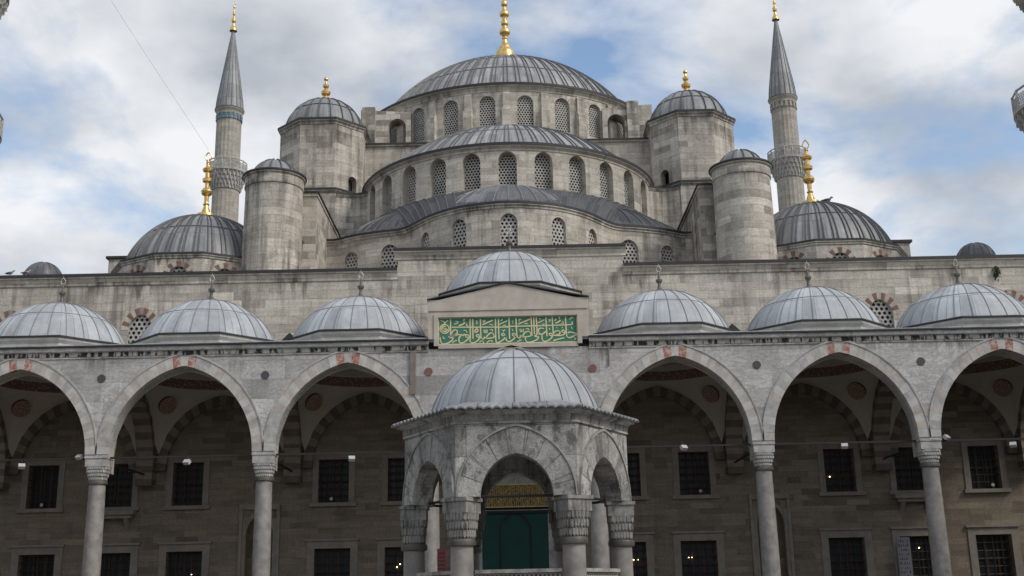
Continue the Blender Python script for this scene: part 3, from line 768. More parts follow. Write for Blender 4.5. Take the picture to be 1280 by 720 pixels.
mb = MB(); wall(mb, expath, 0, expath.L, 16.5, EX_Z - .3, ops, .28)
ex = part('exedra_wall', mb, M['ashlar_wall'], mosque)
for u, a, sl, sp, ri in ops:
    x, y, nx, ny = expath.at(u); put_lattice(mosque, x, y, sl, math.atan2(nx, -ny), 2 * a + .1, sp + ri - sl + .05, .18)
mb = MB(); p, m = corn_prof(EX_Z, .16, .40, .15); sweep(mb, expath, 0, expath.L, p, m)
part('exedra_cornice', mb, [M['ashlar_wall'], M['cap']], mosque)

SD_Y, SD_R, SD_Z = 26.6, 9.72, 28.0
mb = MB()                                                        # lead skirt between exedrae and drum
nU, nT = 120, 8
def skirt_pt(i, j):
    ua_, ub_ = expath.u_at_x(-9.9), expath.u_at_x(9.9)
    u = ua_ + (ub_ - ua_) * i / nU; x, y, nx, ny = expath.at(u)
    a = R_(-82 + 164 * i / nU); r = SD_R - .05
    q = Vector((r * math.sin(a), SD_Y - r * math.cos(a), 25.05)); p = Vector((x - nx * .05, y - ny * .05, EX_Z + .03))
    t = j / nT; v = p.lerp(q, t); v.z += .35 * math.sin(PI * t) - 0.0
    return v
for i in range(nU):
    for j in range(nT):
        mb.face([skirt_pt(i, j), skirt_pt(i + 1, j), skirt_pt(i + 1, j + 1), skirt_pt(i, j + 1)], [(i * .25, j * .5), (i * .25 + .25, j * .5), (i * .25 + .25, j * .5 + .5), (i * .25, j * .5 + .5)], 0)
for i in range(0, nU + 1, 3):
    mb.tube([skirt_pt(i, j) + Vector((0, 0, .02)) for j in range(nT + 1)], .035, 5, 1)
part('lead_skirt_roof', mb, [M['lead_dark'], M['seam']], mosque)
for s in (-1, 0, 1):
    mb = MB(); xc, yc = (0, 15.9) if s == 0 else (s * 5.6, 20.15)
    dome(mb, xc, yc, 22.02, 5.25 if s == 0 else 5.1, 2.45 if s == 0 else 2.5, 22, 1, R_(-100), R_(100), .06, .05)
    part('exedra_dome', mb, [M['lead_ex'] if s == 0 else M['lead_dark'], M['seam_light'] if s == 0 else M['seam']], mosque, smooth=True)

sd = Circ(0, SD_Y, SD_R)
ops = []
for k in range(-6, 7):
    ops.append((sd.R * R_(13 * k), .56, 24.9, 26.88, .60))
mb = MB(); wall(mb, sd, sd.R * R_(-92), sd.R * R_(92), 23.5, SD_Z - .3, ops, .62)
part('semi_drum', mb, M['ashlar_wall'], mosque)
for k in range(-6, 7):
    a = R_(13 * k)
    x, y, nx, ny = sd.at(sd.R * a); put_lattice(mosque, x, y, 24.9, a, 1.22, 2.62, .46, .2, .078)
mb = MB(); corn_rev(mb, 0, SD_Y, SD_R, SD_Z, 90, .26, .52, .19, R_(-92), R_(92))
part('semi_drum_cornice', mb, [M['ashlar_wall'], M['cap']], mosque, smooth=True)
mb = MB(); dome(mb, 0, SD_Y, SD_Z - .05, 9.45, 4.25, 34, 3, R_(-95), R_(95), .07, .06, double=True)
part('semi_dome', mb, [M['lead_main'], M['seam']], mosque, smooth=True)

# the square body under the main drum
mb = MB(); wall(mb, Flat(-11.4, 27.0, 11.4, 27.0), 0, 22.8, 17.0, 32.0)
wall(mb, Flat(11.4, 27.0, 11.4, 52), 0, 25, 17, 32); wall(mb, Flat(11.4, 52, -11.4, 52), 0, 22.8, 17, 32); wall(mb, Flat(-11.4, 52, -11.4, 27), 0, 25, 17, 32)
part('arch_block', mb, M['tower'], mosque)
mb = MB(); p, m = corn_prof(32.28, .2, .3, .16); p[-1] = (-2.5, 32.36); sweep(mb, Flat(-11.4, 27.0, 11.4, 27.0), 0, 22.8, p, m); mb.box(-11.4, 11.4, 28.4, 52, 32.05, 32.3, 1)
part('arch_block_eave', mb, [M['tower'], M['cap']], mosque)

MD_Y, MD_R, MD_Z = 39.5, 11.75, 37.0
md = Circ(0, MD_Y, MD_R)
ops = [(md.R * R_(13.33 * (k + .5)), .58, 33.5, 35.52, .58) for k in range(-13, 14)]
mb = MB(); wall(mb, md, md.R * R_(-180), md.R * R_(180), 32.2, MD_Z - .35, ops, .34)
for k in range(-7, 8):           # buttress strips between the windows
    a = R_(13.33 * k)
    for w, d, z1 in ((.62, .42, 34.9), (.50, .20, 36.2)):
        for (da, db) in ((-w / 2, w / 2),):
            c, s_ = math.cos(a), math.sin(a)
            Q = lambda t, o, z: (md.R * math.sin(a) + t * c + o * s_, MD_Y - md.R * math.cos(a) + t * s_ - o * c, z)
            mb.face([Q(da, d, 32.2), Q(db, d, 32.2), Q(db, d, z1), Q(da, d, z1)]); mb.face([Q(db, d, 32.2), Q(db, -.1, 32.2), Q(db, -.1, z1 + .3), Q(db, d, z1)])
            mb.face([Q(da, -.1, 32.2), Q(da, d, 32.2), Q(da, d, z1), Q(da, -.1, z1 + .3)]); mb.face([Q(da, d, z1), Q(db, d, z1), Q(db, -.1, z1 + .3), Q(da, -.1, z1 + .3)])
part('main_drum', mb, M['ashlar_wall'], mosque)
for k in range(-6, 6):
    a = R_(13.33 * (k + .5)); x, y, nx, ny = md.at(md.R * a); put_lattice(mosque, x, y, 33.5, a, 1.24, 2.7, .22, .2, .077)
mb = MB(); corn_rev(mb, 0, MD_Y, MD_R, MD_Z, 120, .36, .64, .20)
part('main_drum_cornice', mb, [M['ashlar_wall'], M['cap']], mosque, smooth=True)
mb = MB(); dome(mb, 0, MD_Y, MD_Z - .02, 11.0, 6.65, 72, 4, rw=.08, rh=.07, double=True)
o = part('main_dome', mb, [M['lead_main'], M['seam']], mosque, smooth=True)
mb = MB(); finial(mb, 0, MD_Y, 43.45, 52.0, [(f if f == 0 else .19 + f * .81, r) for f, r in SP_BIG], .3)
part('finial', mb, M['gold'], o, smooth=True)
# arched flying buttresses beside the main drum
for s in (-1, 1):
    mb = MB()
    xi, xo = s * 6.95, s * 10.6
    p = Flat(min(xi, xo), 29.6, max(xi, xo), 29.6); L = p.L
    uo = abs(s * 7.95 - p.a.x)
    f = lambda u: 35.75 + .25 * (u / L if s > 0 else 1 - u / L)
    wall(mb, p, 0, L, 32.3, f, [(uo, .62, 32.3, 34.65, .62)], 1.3, both=1.3)
    X = (lambda u: p.at(u)[0])
    mb.face([(X(0), 29.6, f(0)), (X(L), 29.6, f(L)), (X(L), 30.9, f(L)), (X(0), 30.9, f(0))])
    e = 0 if s < 0 else L
    mb.face([(X(e), 29.6, 32.3), (X(e), 30.9, 32.3), (X(e), 30.9, f(e)), (X(e), 29.6, f(e))])
    if s < 0: mb.box(-10.5, -9.55, 29.35, 31.1, 32.3, 36.12)
    else: mb.box(8.75, 9.6, 29.35, 31.1, 32.3, 36.2); mb.prism([(29.4, 32.3), (31, 32.3), (31, 34.6), (29.4, 34.6)], 'x', 9.6, 12.2)
    part('flying_buttress', mb, M['tower'], mosque)

# ------------------------------------------------------------------ weight towers, turrets, buttresses, corner domes
for s in (-1, 1):
    xc, yc = s * 12.72, 26.8
    mb = MB()
    lo, hi = regular(xc, yc, 3.45, 8), regular(xc, yc, 3.08, 8)
    side = hi.L / 8
    uo = side * (4.5 + (1 if s < 0 else -1))
    wall(mb, lo, 0, lo.L, 16.8, 27.5); wall(mb, hi, 0, hi.L, 27.6, 32.6, [(uo + side * (.14 if s < 0 else -.08), .34, 27.95, 28.75, .36)], .5)
    tw = part('weight_tower', mb, M['tower'], mosque)
    mb = MB(); hx, hy, nx, ny = hi.at(uo); mb.revolve(xc, yc, [(2.2, 27.7), (2.2, 29.4)], 24); part('stair_shaft', mb, M['black'] if s > 0 else M['carved'], tw)
    mb = MB(); corn_rev(mb, xc, yc, 3.45, 27.85, 8, .14, .36, .17, -PI + PI / 8, PI + PI / 8); part('string_course', mb, [M['tower'], M['cap']], tw)
    mb = MB(); corn_rev(mb, xc, yc, 3.08, 33.0, 8, .20, .48, .18, -PI + PI / 8, PI + PI / 8); part('tower_cornice', mb, [M['tower'], M['cap']], tw)
    mb = MB(); dome(mb, xc, yc, 32.9, 2.72, 2.55, 20, 2, rw=.09, rh=.09)
    d = part('tower_dome', mb, [M['lead_mid'], M['seam']], mosque, smooth=True)
    mb = MB(); finial(mb, xc, yc, 35.3, 37.35, SP_SML, None); part('finial', mb, M['gold'], d, smooth=True)
    # curved wall tying the tower to the half-dome drum
    mb = MB(); pts = catmull([(s * 9.0, 23.6), (s * 9.75, 23.9), (s * 10.4, 24.0), (s * 11.3, 23.7)], 4)
    if s < 0: pts.reverse()
    cp = Poly([tuple(q) for q in pts], True); wall(mb, cp, 0, cp.L, 17, 27.3); pr, mm = corn_prof(27.55, .12, .34, .14); sweep(mb, cp, 0, cp.L, pr, mm)
    part('linking_wall', mb, [M['tower'], M['cap']], mosque)
    # stair turret
    tx, ty = s * 12.9, 11.95
    mb = MB(); mb.revolve(tx, ty, [(1.66, 16.8), (1.62, 18.5), (1.55, 23.2), (1.55, 23.42)], 40)
    mb.revolve(tx, ty, [(1.55, 23.4), (1.60, 23.43), (1.62, 23.5), (1.60, 23.58), (1.60, 23.95), (1.70, 24.0), (1.70, 24.1)], 40)
    tr = part('stair_turret', mb, M['tower'], mosque, smooth=True)
    mb = MB(); mb.revolve(tx, ty, [(1.70, 24.06), (1.76, 24.08), (1.76, 24.17), (1.2, 24.26), (0, 24.3)], 40); part('turret_flashing', mb, M['cap'], tr)
    mb = MB(); dome(mb, tx, ty, 24.18, 1.22, 1.0, 12, 0, rw=.08, rh=.08); d = part('turret_dome', mb, [M['lead_mid'], M['seam']], mosque, smooth=True)
    # buttress walls stepping back from the turret to the tower
    for x0, x1, y0, y1, z1 in ((10.72, 12.4, 13.0, 24.0, 23.75), (11.5, 12.6, 12.3, 16.7, 20.8)):
        mb = MB(); a, b = sorted((s * x0, s * x1))
        mb.box(a, b, y0, y1, 16.8, z1 - .12); mb.box(a - .10, b + .10, y0 - .10, y1, z1 - .118, z1, 1)
        mb.box(a - .05, b + .05, y0 - .05, y1, z1 - .30, z1 - .121)
        part('buttress_wall', mb, [M['tower'], M['cap']], mosque)
    # twelve-sided corner drum and its dome
    cx_, cy_ = s * 17.5, 15.1
    cd = regular(cx_, cy_, 4.83, 12)
    side = cd.L / 12
    ops = [(side * (6.5 + k), .50, 17.6, 18.35, .42) for k in (-2, -1, 0, 1, 2)]
    mb = MB(); wall(mb, cd, 0, cd.L, 16.8, 19.2, ops, .25)
    drum = part('corner_drum', mb, M['ashlar_wall'], mosque)
    for u, a, sl, sp, ri in ops:
        x, y, nx, ny = cd.at(u)
        an = math.atan2(nx, -ny)
        lo_ = put_lattice(mosque, x, y, 17.6, an, 1.1, 1.25, .15, .26, .09, 'corner_window')
        mb = MB(); ring(mb, cd, u, 18.35, .51, .43, .80, .72, .01, .0, 9, lambda k, n: (k + 1) % 2); part('brick_arch', mb, [M['ashlar_wall'], M['fan_red']], lo_)
    mb = MB(); corn_rev(mb, cx_, cy_, 4.83, 19.55, 12, .12, .36, .13, -PI + PI / 12, PI + PI / 12); part('drum_cornice', mb, [M['ashlar_wall'], M['cap']], drum)
    mb = MB(); dome(mb, cx_, cy_, 19.5, 4.35, 3.45, 36, 2, rw=.08, rh=.07, double=True)
    d = part('corner_dome', mb, [M['lead_corner'], M['seam']], mosque, smooth=True)
    mb = MB(); finial(mb, cx_, cy_, 22.8, 26.6, SP_MID, .19); part('finial', mb, M['gold'], d, smooth=True)
    mb = MB(); CBZ = 21.6; a, b = sorted((s * 21.0, s * 24.05)); mb.box(a, b, 18.2, 22, 16.8, CBZ); mb.box(a - .14, b + .14, 18.06, 22.14, CBZ + .003, CBZ + .15, 1)
    part('corner_block', mb, [M['ashlar'], M['cap']], mosque)
    mb = MB(); mb.revolve(s * 25.7, 13.0, [(1.15, 16.8), (1.15, 18.95)], 24); dome(mb, s * 25.7, 13.0, 18.9, 1.05, .98, 16, 0, rw=.04, rh=.03); mb.revolve(s * 25.7, 13.0, [(1.22, 18.85), (1.22, 18.94), (.9, 18.97)], 24, mats=1)
    part('gallery_dome', mb, [M['lead_ex'], M['seam']], mosque, smooth=True)

# ------------------------------------------------------------------ portal
mb = MB()
for x0, x1, z0, z1, d in ((-2.95, -2.25, .9, 9.3, .22), (2.25, 2.95, .9, 9.3, .22), (-2.95, 2.95, 9.302, 10.1, .26), (-2.248, -2.0, .9, 7.0, .1), (2.0, 2.248, .9, 7.0, .1)): mb.box(x0, x1, 7 - d, 6.997, z0, z1)
portal = part('portal', mb, M['carved'], mosque)
mb = MB(); mb.box(-2.0, 2.0, 7.36, 7.42, 5.48, 7.75, 0); mb.box(-2.0, -1.56, 7.3, 7.42, .9, 5.478, 0); mb.box(1.56, 2.0, 7.3, 7.42, .9, 5.478, 0)
part('portal_back', mb, M['carved'], portal)
mb = MB(); mb.face([(-1.75, 7.35, 5.68), (1.75, 7.35, 5.68), (1.75, 7.35, 6.15), (-1.75, 7.35, 6.15)], [(0, 0), (3.5, 0), (3.5, .47), (0, .47)], 0)
mb.face([(-1.75, 7.35, 6.2), (1.75, 7.35, 6.2), (1.75, 7.35, 6.68), (-1.75, 7.35, 6.68)], [(5, 2), (8.5, 2), (8.5, 2.48), (5, 2.48)], 0)
for z in (5.64, 6.16, 6.69): mb.box(-1.8, 1.8, 7.335, 7.358, z, z + .035, 1)
part('script_band', mb, [M['goldscript'], M['gilt']], portal, label='band of gold script over the doorway')
mb = MB(); N = 40
for i in range(N):
    x0, x1 = -1.555 + 3.11 * i / N, -1.555 + 3.11 * (i + 1) / N
    y = lambda x: 7.33 + .012 * math.sin(x * 9)
    mb.face([(x0, y(x0), .95), (x1, y(x1), .95), (x1, y(x1), 5.35), (x0, y(x0), 5.35)])
cu = part('door_curtain', mb, M['curtain'], portal, label='heavy green door curtain')
mb = MB()
mb.box(-1.56, 1.56, 7.22, 7.30, 5.352, 5.476); mb.box(-1.50, 1.50, 7.285, 7.31, 2.55, 2.75)
for s in (-1, 1): mb.box(s * .72 - .05, s * .72 + .05, 7.285, 7.31, 2.752, 4.5)
p = Flat(-1, 7.30, 1, 7.30); ring(mb, p, 1.0, 4.5, .67, .80, .77, .92, .012, .005, 1, lambda k, n: 0, sub=24)
part('curtain_trim', mb, M['black'], cu)

# ------------------------------------------------------------------ the other three sides of the courtyard (they shade it)
def side_arcade(x0, y0, x1, y1, label):
    t = thing('courtyard_arcade', label, 'arcade', ((x0 + x1) / 2, (y0 + y1) / 2, 0))
    p = Flat(x0, y0, x1, y1); n = int(round(p.L / BAY)); b = p.L / n
    mb = MB(); wall(mb, p, 0, p.L, 0.9, 12.2, [(b * (k + .5), b / 2 - .45, .9, 7.6, 3.6) for k in range(n)], .8, both=.8)
    part('arcade_wall', mb, M['marble'], t)
    nx, ny = p.d.y, -p.d.x
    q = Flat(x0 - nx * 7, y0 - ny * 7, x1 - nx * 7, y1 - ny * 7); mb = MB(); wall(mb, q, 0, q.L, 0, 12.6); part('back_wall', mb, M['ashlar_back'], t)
    mb = MB(); P = [(x0, y0), (x1, y1), (x1 - nx * 7, y1 - ny * 7), (x0 - nx * 7, y0 - ny * 7)]
    mb.face([(a, c, 12.25) for a, c in P]); mb.face([(a, c, 12.5) for a, c in P]); mb.face([(x0, y0, 12.2), (x1, y1, 12.2), (x1, y1, 12.5), (x0, y0, 12.5)]); part('roof', mb, M['lead_light'], t)
side_arcade(-27.7, -62, -27.7, -1, 'marble arcade closing the left side of the courtyard')
side_arcade(27.7, -1, 27.7, -62, 'marble arcade closing the right side of the courtyard')
side_arcade(27.7, -62, -27.7, -62, 'marble arcade with the entrance closing the courtyard behind the viewer')

# ------------------------------------------------------------------ portico
portico = thing('portico', 'pale marble portico of pointed arches roofed by a row of small lead domes', 'portico', (0, 3.5, 0))
NB = 3
PX0 = BAY * (NB + .5) + .5
AR = [BAY * k for k in range(-NB, NB + 1)]
pf = Flat(-PX0, 0.0, PX0, 0.0)
SPR, A_IN, R_IN = 7.62, 3.0, 3.68
mb = MB(); wall(mb, pf, 0, 2 * PX0, 7.53, 11.78, [(PX0 + x, A_IN, 7.53, SPR, R_IN) for x in AR], .8, both=.8, n_arch=36)
part('arcade_wall', mb, M['marble'], portico)
for x in AR:
    mb = MB()
    cnt = 33
    def vm(k, n, x=x):
        d = abs(k - (n - 1) / 2)
        if d == 1: return 2
        return random.choice((1, 1, 3) if k % 2 else (0, 0, 3))
    ring(mb, pf, PX0 + x, SPR, A_IN - .004, R_IN - .004, A_IN + .44, R_IN + .50, .03, .25, cnt, vm)
    o = part('arch_ring', mb, [M['vous_a'], M['vous_b'], M['vous_red'], M['vous_c']], portico)
    mb = MB(); ring(mb, pf, PX0 + x, SPR, A_IN + .443, R_IN + .503, A_IN + .50, R_IN + .58, .06, .0, 1, lambda k, n: 0, sub=40); part('arch_moulding', mb, M['carved'], o)
mb = MB(); p = [(0, 11.66), (.04, 11.68), (.04, 11.74), (.06, 11.75), (.08, 11.93), (.14, 11.96), (.16, 12.0), (.16, 12.13)]
for a_, b_ in ((0, PX0 - 3.50), (PX0 + 3.30, 2 * PX0)): sweep(mb, pf, a_, b_, p, [0, 0, 0, 1, 0, 0, 0])
part('portico_cornice', mb, [M['marble'], M['drip']], portico)
mb = MB(); p = [(.16, 12.133), (.24, 12.14), (.24, 12.205), (-.55, 12.33)]; 
for a_, b_ in ((0, PX0 - 3.50), (PX0 + 3.30, 2 * PX0)): sweep(mb, pf, a_, b_, p, [0] * 3)
part('roof_edge', mb, M['cap'], portico)
mb = MB(); mb.box(-PX0, PX0, .02, 6.96, 12.1, 12.30)
part('portico_roof', mb, M['lead_light'], portico)
mb = MB(); mb.box(-31, 31, -.9, 6.99, 0.0, .9)
part('platform', mb, M['paving'], portico)

# muqarnas capital: tiers of little hanging niches
def capital(mb, half, rbot, z0, z1, tiers=4, mat=0, nside=5, top=.22):
    Z1 = z1 - top
    mb.box(-half, half, -half, half, Z1 + (top - .07), z1, mat); h2 = half - .03
    mb.box(-h2, h2, -h2, h2, Z1, Z1 + top - .072, mat)
    def rad(a, t):         # t=1 square, t=0 round
        sq = h2 / max(abs(math.cos(a)), abs(math.sin(a))); sq = min(sq, h2 * 1.28)
        return rbot + (sq - rbot) * t
    H = Z1 - z0
    for i in range(tiers):
        ta, tb = 1 - (i / tiers) ** 1.5, 1 - ((i + 1) / tiers) ** 1.5
        zt, zb = Z1 - H * i / tiers, Z1 - H * (i + 1) / tiers
        N = nside * 4
        ring_in = []
        for k in range(N):
            a = 2 * PI * (k + (.5 if i % 2 else 0)) / N; da = PI / N
            ro, ri = rad(a, ta) * .985, rad(a, tb) * .93
            c = lambda r, an, z: (r * math.cos(an), r * math.sin(an), z)
            w = da * .86
            A, B = c(rad(a - w, ta) * .985, a - w, zt), c(rad(a + w, ta) * .985, a + w, zt)
            A2, B2 = c(rad(a - w, ta) * .975, a - w, zt - (zt - zb) * .68), c(rad(a + w, ta) * .975, a + w, zt - (zt - zb) * .68)
            tip = c(ro * .95, a, zb + .01)
            Ai, Bi, ti = c(ri * .8, a - w, zt), c(ri * .8, a + w, zt), c(ri * .8, a, zb - .02)
            mb.face([A, A2, B2, B], None, mat); mb.face([A2, tip, B2], None, mat)
            mb.face([A, Ai, ti, tip, A2], None, mat); mb.face([B, B2, tip, ti, Bi], None, mat)
        m = 32
        for k in range(m):
            a, b = 2 * PI * k / m, 2 * PI * (k + 1) / m
            ra, rb_ = (rad(a, tb) * .92, rad(b, tb) * .92)
            za = zt + .0; sa = rad(a, ta) * .90; sb_ = rad(b, ta) * .90
            mb.face([(ra * math.cos(a), ra * math.sin(a), zb), (rb_ * math.cos(b), rb_ * math.sin(b), zb), (sb_ * math.cos(b), sb_ * math.sin(b), za), (sa * math.cos(a), sa * math.sin(a), za)], None, mat)
COLX = [BAY * (k + .5) for k in range(-NB - 1, NB + 1)]
cs = MB(); cs.revolve(0, 0, [(0.36, 1.3), (.37, 2.2), (.36, 4.0), (.335, 6.42)], 28)
cb = MB(); cb.box(-.55, .55, -.55, .55, .9, 1.05); cb.revolve(0, 0, [(.52, 1.05), (.52, 1.12), (.44, 1.18), (.42, 1.24), (.46, 1.30), (.36, 1.34)], 28)
cc = MB(); capital(cc, .46, .33, 6.56, 7.53, 4, nside=7, top=.40)
ck = MB(); ck.revolve(0, 0, [(.33, 6.40), (.40, 6.42), (.41, 6.49), (.40, 6.56), (.33, 6.58)], 28)
cs, cb, cc, ck = cs.build('column', M['shaft'], True), cb.build('column_base', M['carved'], True), cc.build('capital', M['carved']), ck.build('collar', M['bronze'], True)
col0 = None
for x in COLX:
    w = T(x, .4, 0)
    if col0 is None:
        col0 = part('column', cs, None, portico, w)
        for n, me in (('column_base', cb), ('capital', cc), ('collar', ck)): part(n, me, None, col0, w)
    else: copy_part(col0, portico, w)
# tie rods
mb = MB(); mb.box(-PX0, PX0, .36, .44, 7.47, 7.55); part('tie_rod', mb, M['iron'], portico)
for x in COLX:
    mb = MB(); mb.box(x - .04, x + .04, .45, 6.98, 7.40, 7.468); part('tie_rod', mb, M['iron'], portico)
# cross arches, wall arches and vaults
VY0, VY1 = .8, 6.68
VC = (VY0 + VY1) / 2
VH = (VY1 - VY0) / 2
def stripes(k, n): return k % 2
for x in COLX:
    mb = MB(); p = Flat(x - .38, 6.98, x - .38, .81)
    wall(mb, p, 0, 6.17, 6.9, 12.1, [(6.17 - (VC - .81), 2.60, 6.9, 7.6, 3.15)], .76, both=.76, rmat=lambda c_: 1 + int(c_ / .36) % 2, n_arch=48)
    for off, sgn in ((-.38, 1), (.38, -1)):
        q = Flat(x + off, 6.98, x + off, .81) if sgn > 0 else Flat(x + off, .81, x + off, 6.98)
        ring(mb, q, (6.17 - (VC - .81)) if sgn > 0 else VC - .81, 7.6, 2.595, 3.145, 3.0, 3.6, .012, .0, 25, lambda k, n: 1 + k % 2)
    # striped pier at the back wall
    for i in range(5):
        z = 6.92 + i * .30
        mb.box(x - .385, x + .385, 6.30, 6.985, z, z + .297, 1 + i % 2)
    part('cross_arch', mb, [M['plaster'], M['vous_dark'], M['vous_light']], portico)
for x in AR:
    mb = MB(); q = Flat(x - BAY / 2, 6.99, x + BAY / 2, 6.99)
    ring(mb, q, BAY / 2, 7.62, 2.60, 3.1, 3.06, 3.6, .30, .0, 27, lambda k, n: k % 2)
    part('wall_arch', mb, [M['vous_dark'], M['vous_light']], portico)
    # pendentives, painted frieze and inner dome
    mb = MB(); hx = BAY / 2 - .39; RZ = 11.42; NR = 48; rr = min(hx, VH) - .02
    def low(a):
        c, s_ = math.cos(a), math.sin(a)
        if abs(c) * VH > abs(s_) * hx: d = hx / abs(c); t = d * s_; h = 7.6 + arch_h(t, 2.94, 3.55)
        else: d = VH / abs(s_); t = d * c; h = 7.6 + arch_h(t, 3.03, 3.58)
        return Vector((x + d * c, VC + d * s_, h))
    for k in range(NR * 2):
        a, b = PI * k / NR + 1e-4, PI * (k + 1) / NR - 1e-4
        for j in range(5):
            def pp(an, t):
                l = low(an); r_ = Vector((x + rr * math.cos(an), VC + rr * math.sin(an), RZ)); v = l.lerp(r_, t)
                out = Vector((math.cos(an), math.sin(an), 0)); bul = .22 * (r_.z - l.z) * math.sin(PI * t) * .5
                return v + out * bul
            mb.face([pp(b, j / 5), pp(a, j / 5), pp(a, (j + 1) / 5), pp(b, (j + 1) / 5)], None, 0)
    mb.revolve(x, VC, [(rr, RZ), (rr - .04, RZ + .45)], 48, mats=1, urad=rr)
    mb.revolve(x, VC, [(rr - .04, RZ + .45), (rr - .12, RZ + .50), (rr * .93, RZ + 1.0), (rr * .75, RZ + 1.75), (rr * .45, RZ + 2.3), (0, RZ + 2.55)], 48, mats=0)
    v = part('vault', mb, [M['plaster'], M['frieze']], portico)
    for sx_ in (-1, 1):
        for sy_ in (-1, 1):
            an = math.atan2(sy_ * VH, sx_ * hx)
            def pp2(an_, t):
                l = low(an_); r_ = Vector((x + rr * math.cos(an_), VC + rr * math.sin(an_), RZ)); q_ = l.lerp(r_, t)
                return q_ + Vector((math.cos(an_), math.sin(an_), 0)) * (.22 * (r_.z - l.z) * math.sin(PI * t) * .5)
            c0 = pp2(an, .80); du = (pp2(an + .08, .80) - pp2(an - .08, .80)).normalized(); dv = (pp2(an, .9) - pp2(an, .7)).normalized()
            nn = du.cross(dv).normalized()
            if nn.dot(Vector((x, VC, 9)) - c0) < 0: nn = -nn
            mb = MB(); R0 = .44
            rim = [(c0 + nn * .09 + (du * math.cos(2 * PI * k / 24) + dv * math.sin(2 * PI * k / 24)) * R0) for k in range(24)]
            mb.face(rim, [(math.cos(2 * PI * k / 24) * R0 + 1, math.sin(2 * PI * k / 24) * R0 + 1) for k in range(24)])
            rim2 = [q_ - nn * .12 for q_ in rim]
            for k in range(24): mb.face([rim[k], rim[(k + 1) % 24], rim2[(k + 1) % 24], rim2[k]], [(1, 1)] * 4)
            part('rosette', mb, M['rosette'], v)

# lead domes on the portico roof
for i, x in enumerate(AR):
    mid = abs(x) < .1
    zb = 14.87 if mid else 12.88
    R8 = 3.42
    yc = 3.70
    mb = MB(); oc = regular(x, yc, R8 - .12, 8)
    wall(mb, oc, 0, oc.L, 12.25, zb - .1)
    mb.revolve(x, yc, [(R8 - .12, zb - .34), (R8 + .02, zb - .2), (R8 + .02, zb - .10)], 8, -PI + PI / 8, PI + PI / 8)
    dr = part('octagonal_base', mb, M['vous_a'], portico)
    mb = MB(); mb.revolve(x, yc, [(R8 + .02, zb - .095), (R8 + .10, zb - .09), (R8 + .10, zb - .03), (R8 - .25, zb + .06), (0, zb + .08)], 8, -PI + PI / 8, PI + PI / 8); part('base_flashing', mb, M['cap'], dr)
    mb = MB(); dome(mb, x, yc, zb, 3.12, 2.16, 26, 2, rw=.034, rh=.03)
    d = part('portico_dome', mb, [M['lead_light'], M['seam_light']], portico, smooth=True)
    mb = MB(); z0 = zb + 2.15
    finial(mb, x, yc, z0, z0 + 1.0, [(f, r * .78) for f, r in SP_PORT], None); o = part('finial', mb, M['bronze'], d, smooth=True)
    mb = MB(); finial(mb, x, yc, z0 + 1.0, z0 + 1.02, [(0, .03), (1, .02)], .11); part('finial_leaf', mb, M['pale_metal'], d)
    if not mid:       # little lead saddle roofs against the hall wall
        for s in (-1, 1):
            if abs(x + s * BAY / 2) > PX0 - 1 or abs(x + s * BAY / 2) < 4: continue
        mb = MB(); xs = x + (BAY / 2 if x > 0 else -BAY / 2) * (-1)
        mb.prism([(xs - 1.5, 12.3), (xs + 1.5, 12.3), (xs, 13.75)], 'y', 4.8, 6.98)
        if abs(xs) > 4: part('saddle_roof', mb, M['cap'], portico)
# raised central bay with the inscription
mb = MB()
x0, x1 = -3.53, 3.33
pent = [(x0, 11.0), (x1, 11.0), (x1, 13.92), (-.12, 14.60), (x0, 13.92)]
hole = (-3.10, 2.84, 11.96, 13.14)
sx0, sx1, sz0, sz1 = hole
for q in ([(x0, 12.2), (sx0, 12.2), (sx0, 13.92), (x0, 13.92)], [(sx1, 12.2), (x1, 12.2), (x1, 13.92), (sx1, 13.92)]):
    mb.prism([(a, max(b, 11.785)) if b == 12.2 else (a, b) for a, b in q], 'y', -.06, .7)
mb.prism([(sx0, sz1), (sx1, sz1), (sx1, 13.92), (-.12, 14.60), (sx0, 13.92)], 'y', -.06, .7)
mb.box(sx0, sx1, -.06, .7, 11.785, sz0)
mb.box(x0, x1, .703, 6.9, 11.79, 13.9)
part('raised_bay', mb, M['gable'], portico)
mb = MB()
for a, b, c, d, y in ((sx0 - .18, sx0, sz0 - .06, sz1 + .14, -.11), (sx1, sx1 + .18, sz0 - .06, sz1 + .14, -.11), (sx0, sx1, sz1, sz1 + .14, -.11), (x0 + .02, x1 - .02, 13.42, 13.50, -.10)): mb.box(a, b, y, -.0605, c, d)
part('panel_surround', mb, M['gable'], portico)
mb = MB()
for pa, pb in (((x0 - .04, 13.912), (-.12, 14.605)), ((-.12, 14.605), (x1 + .04, 13.912))):
    mb.prism([pa, pb, (pb[0], pb[1] + .055), (pa[0], pa[1] + .055)], 'y', -.13, 4.5)
part('pediment_flashing', mb, M['cap'], portico)
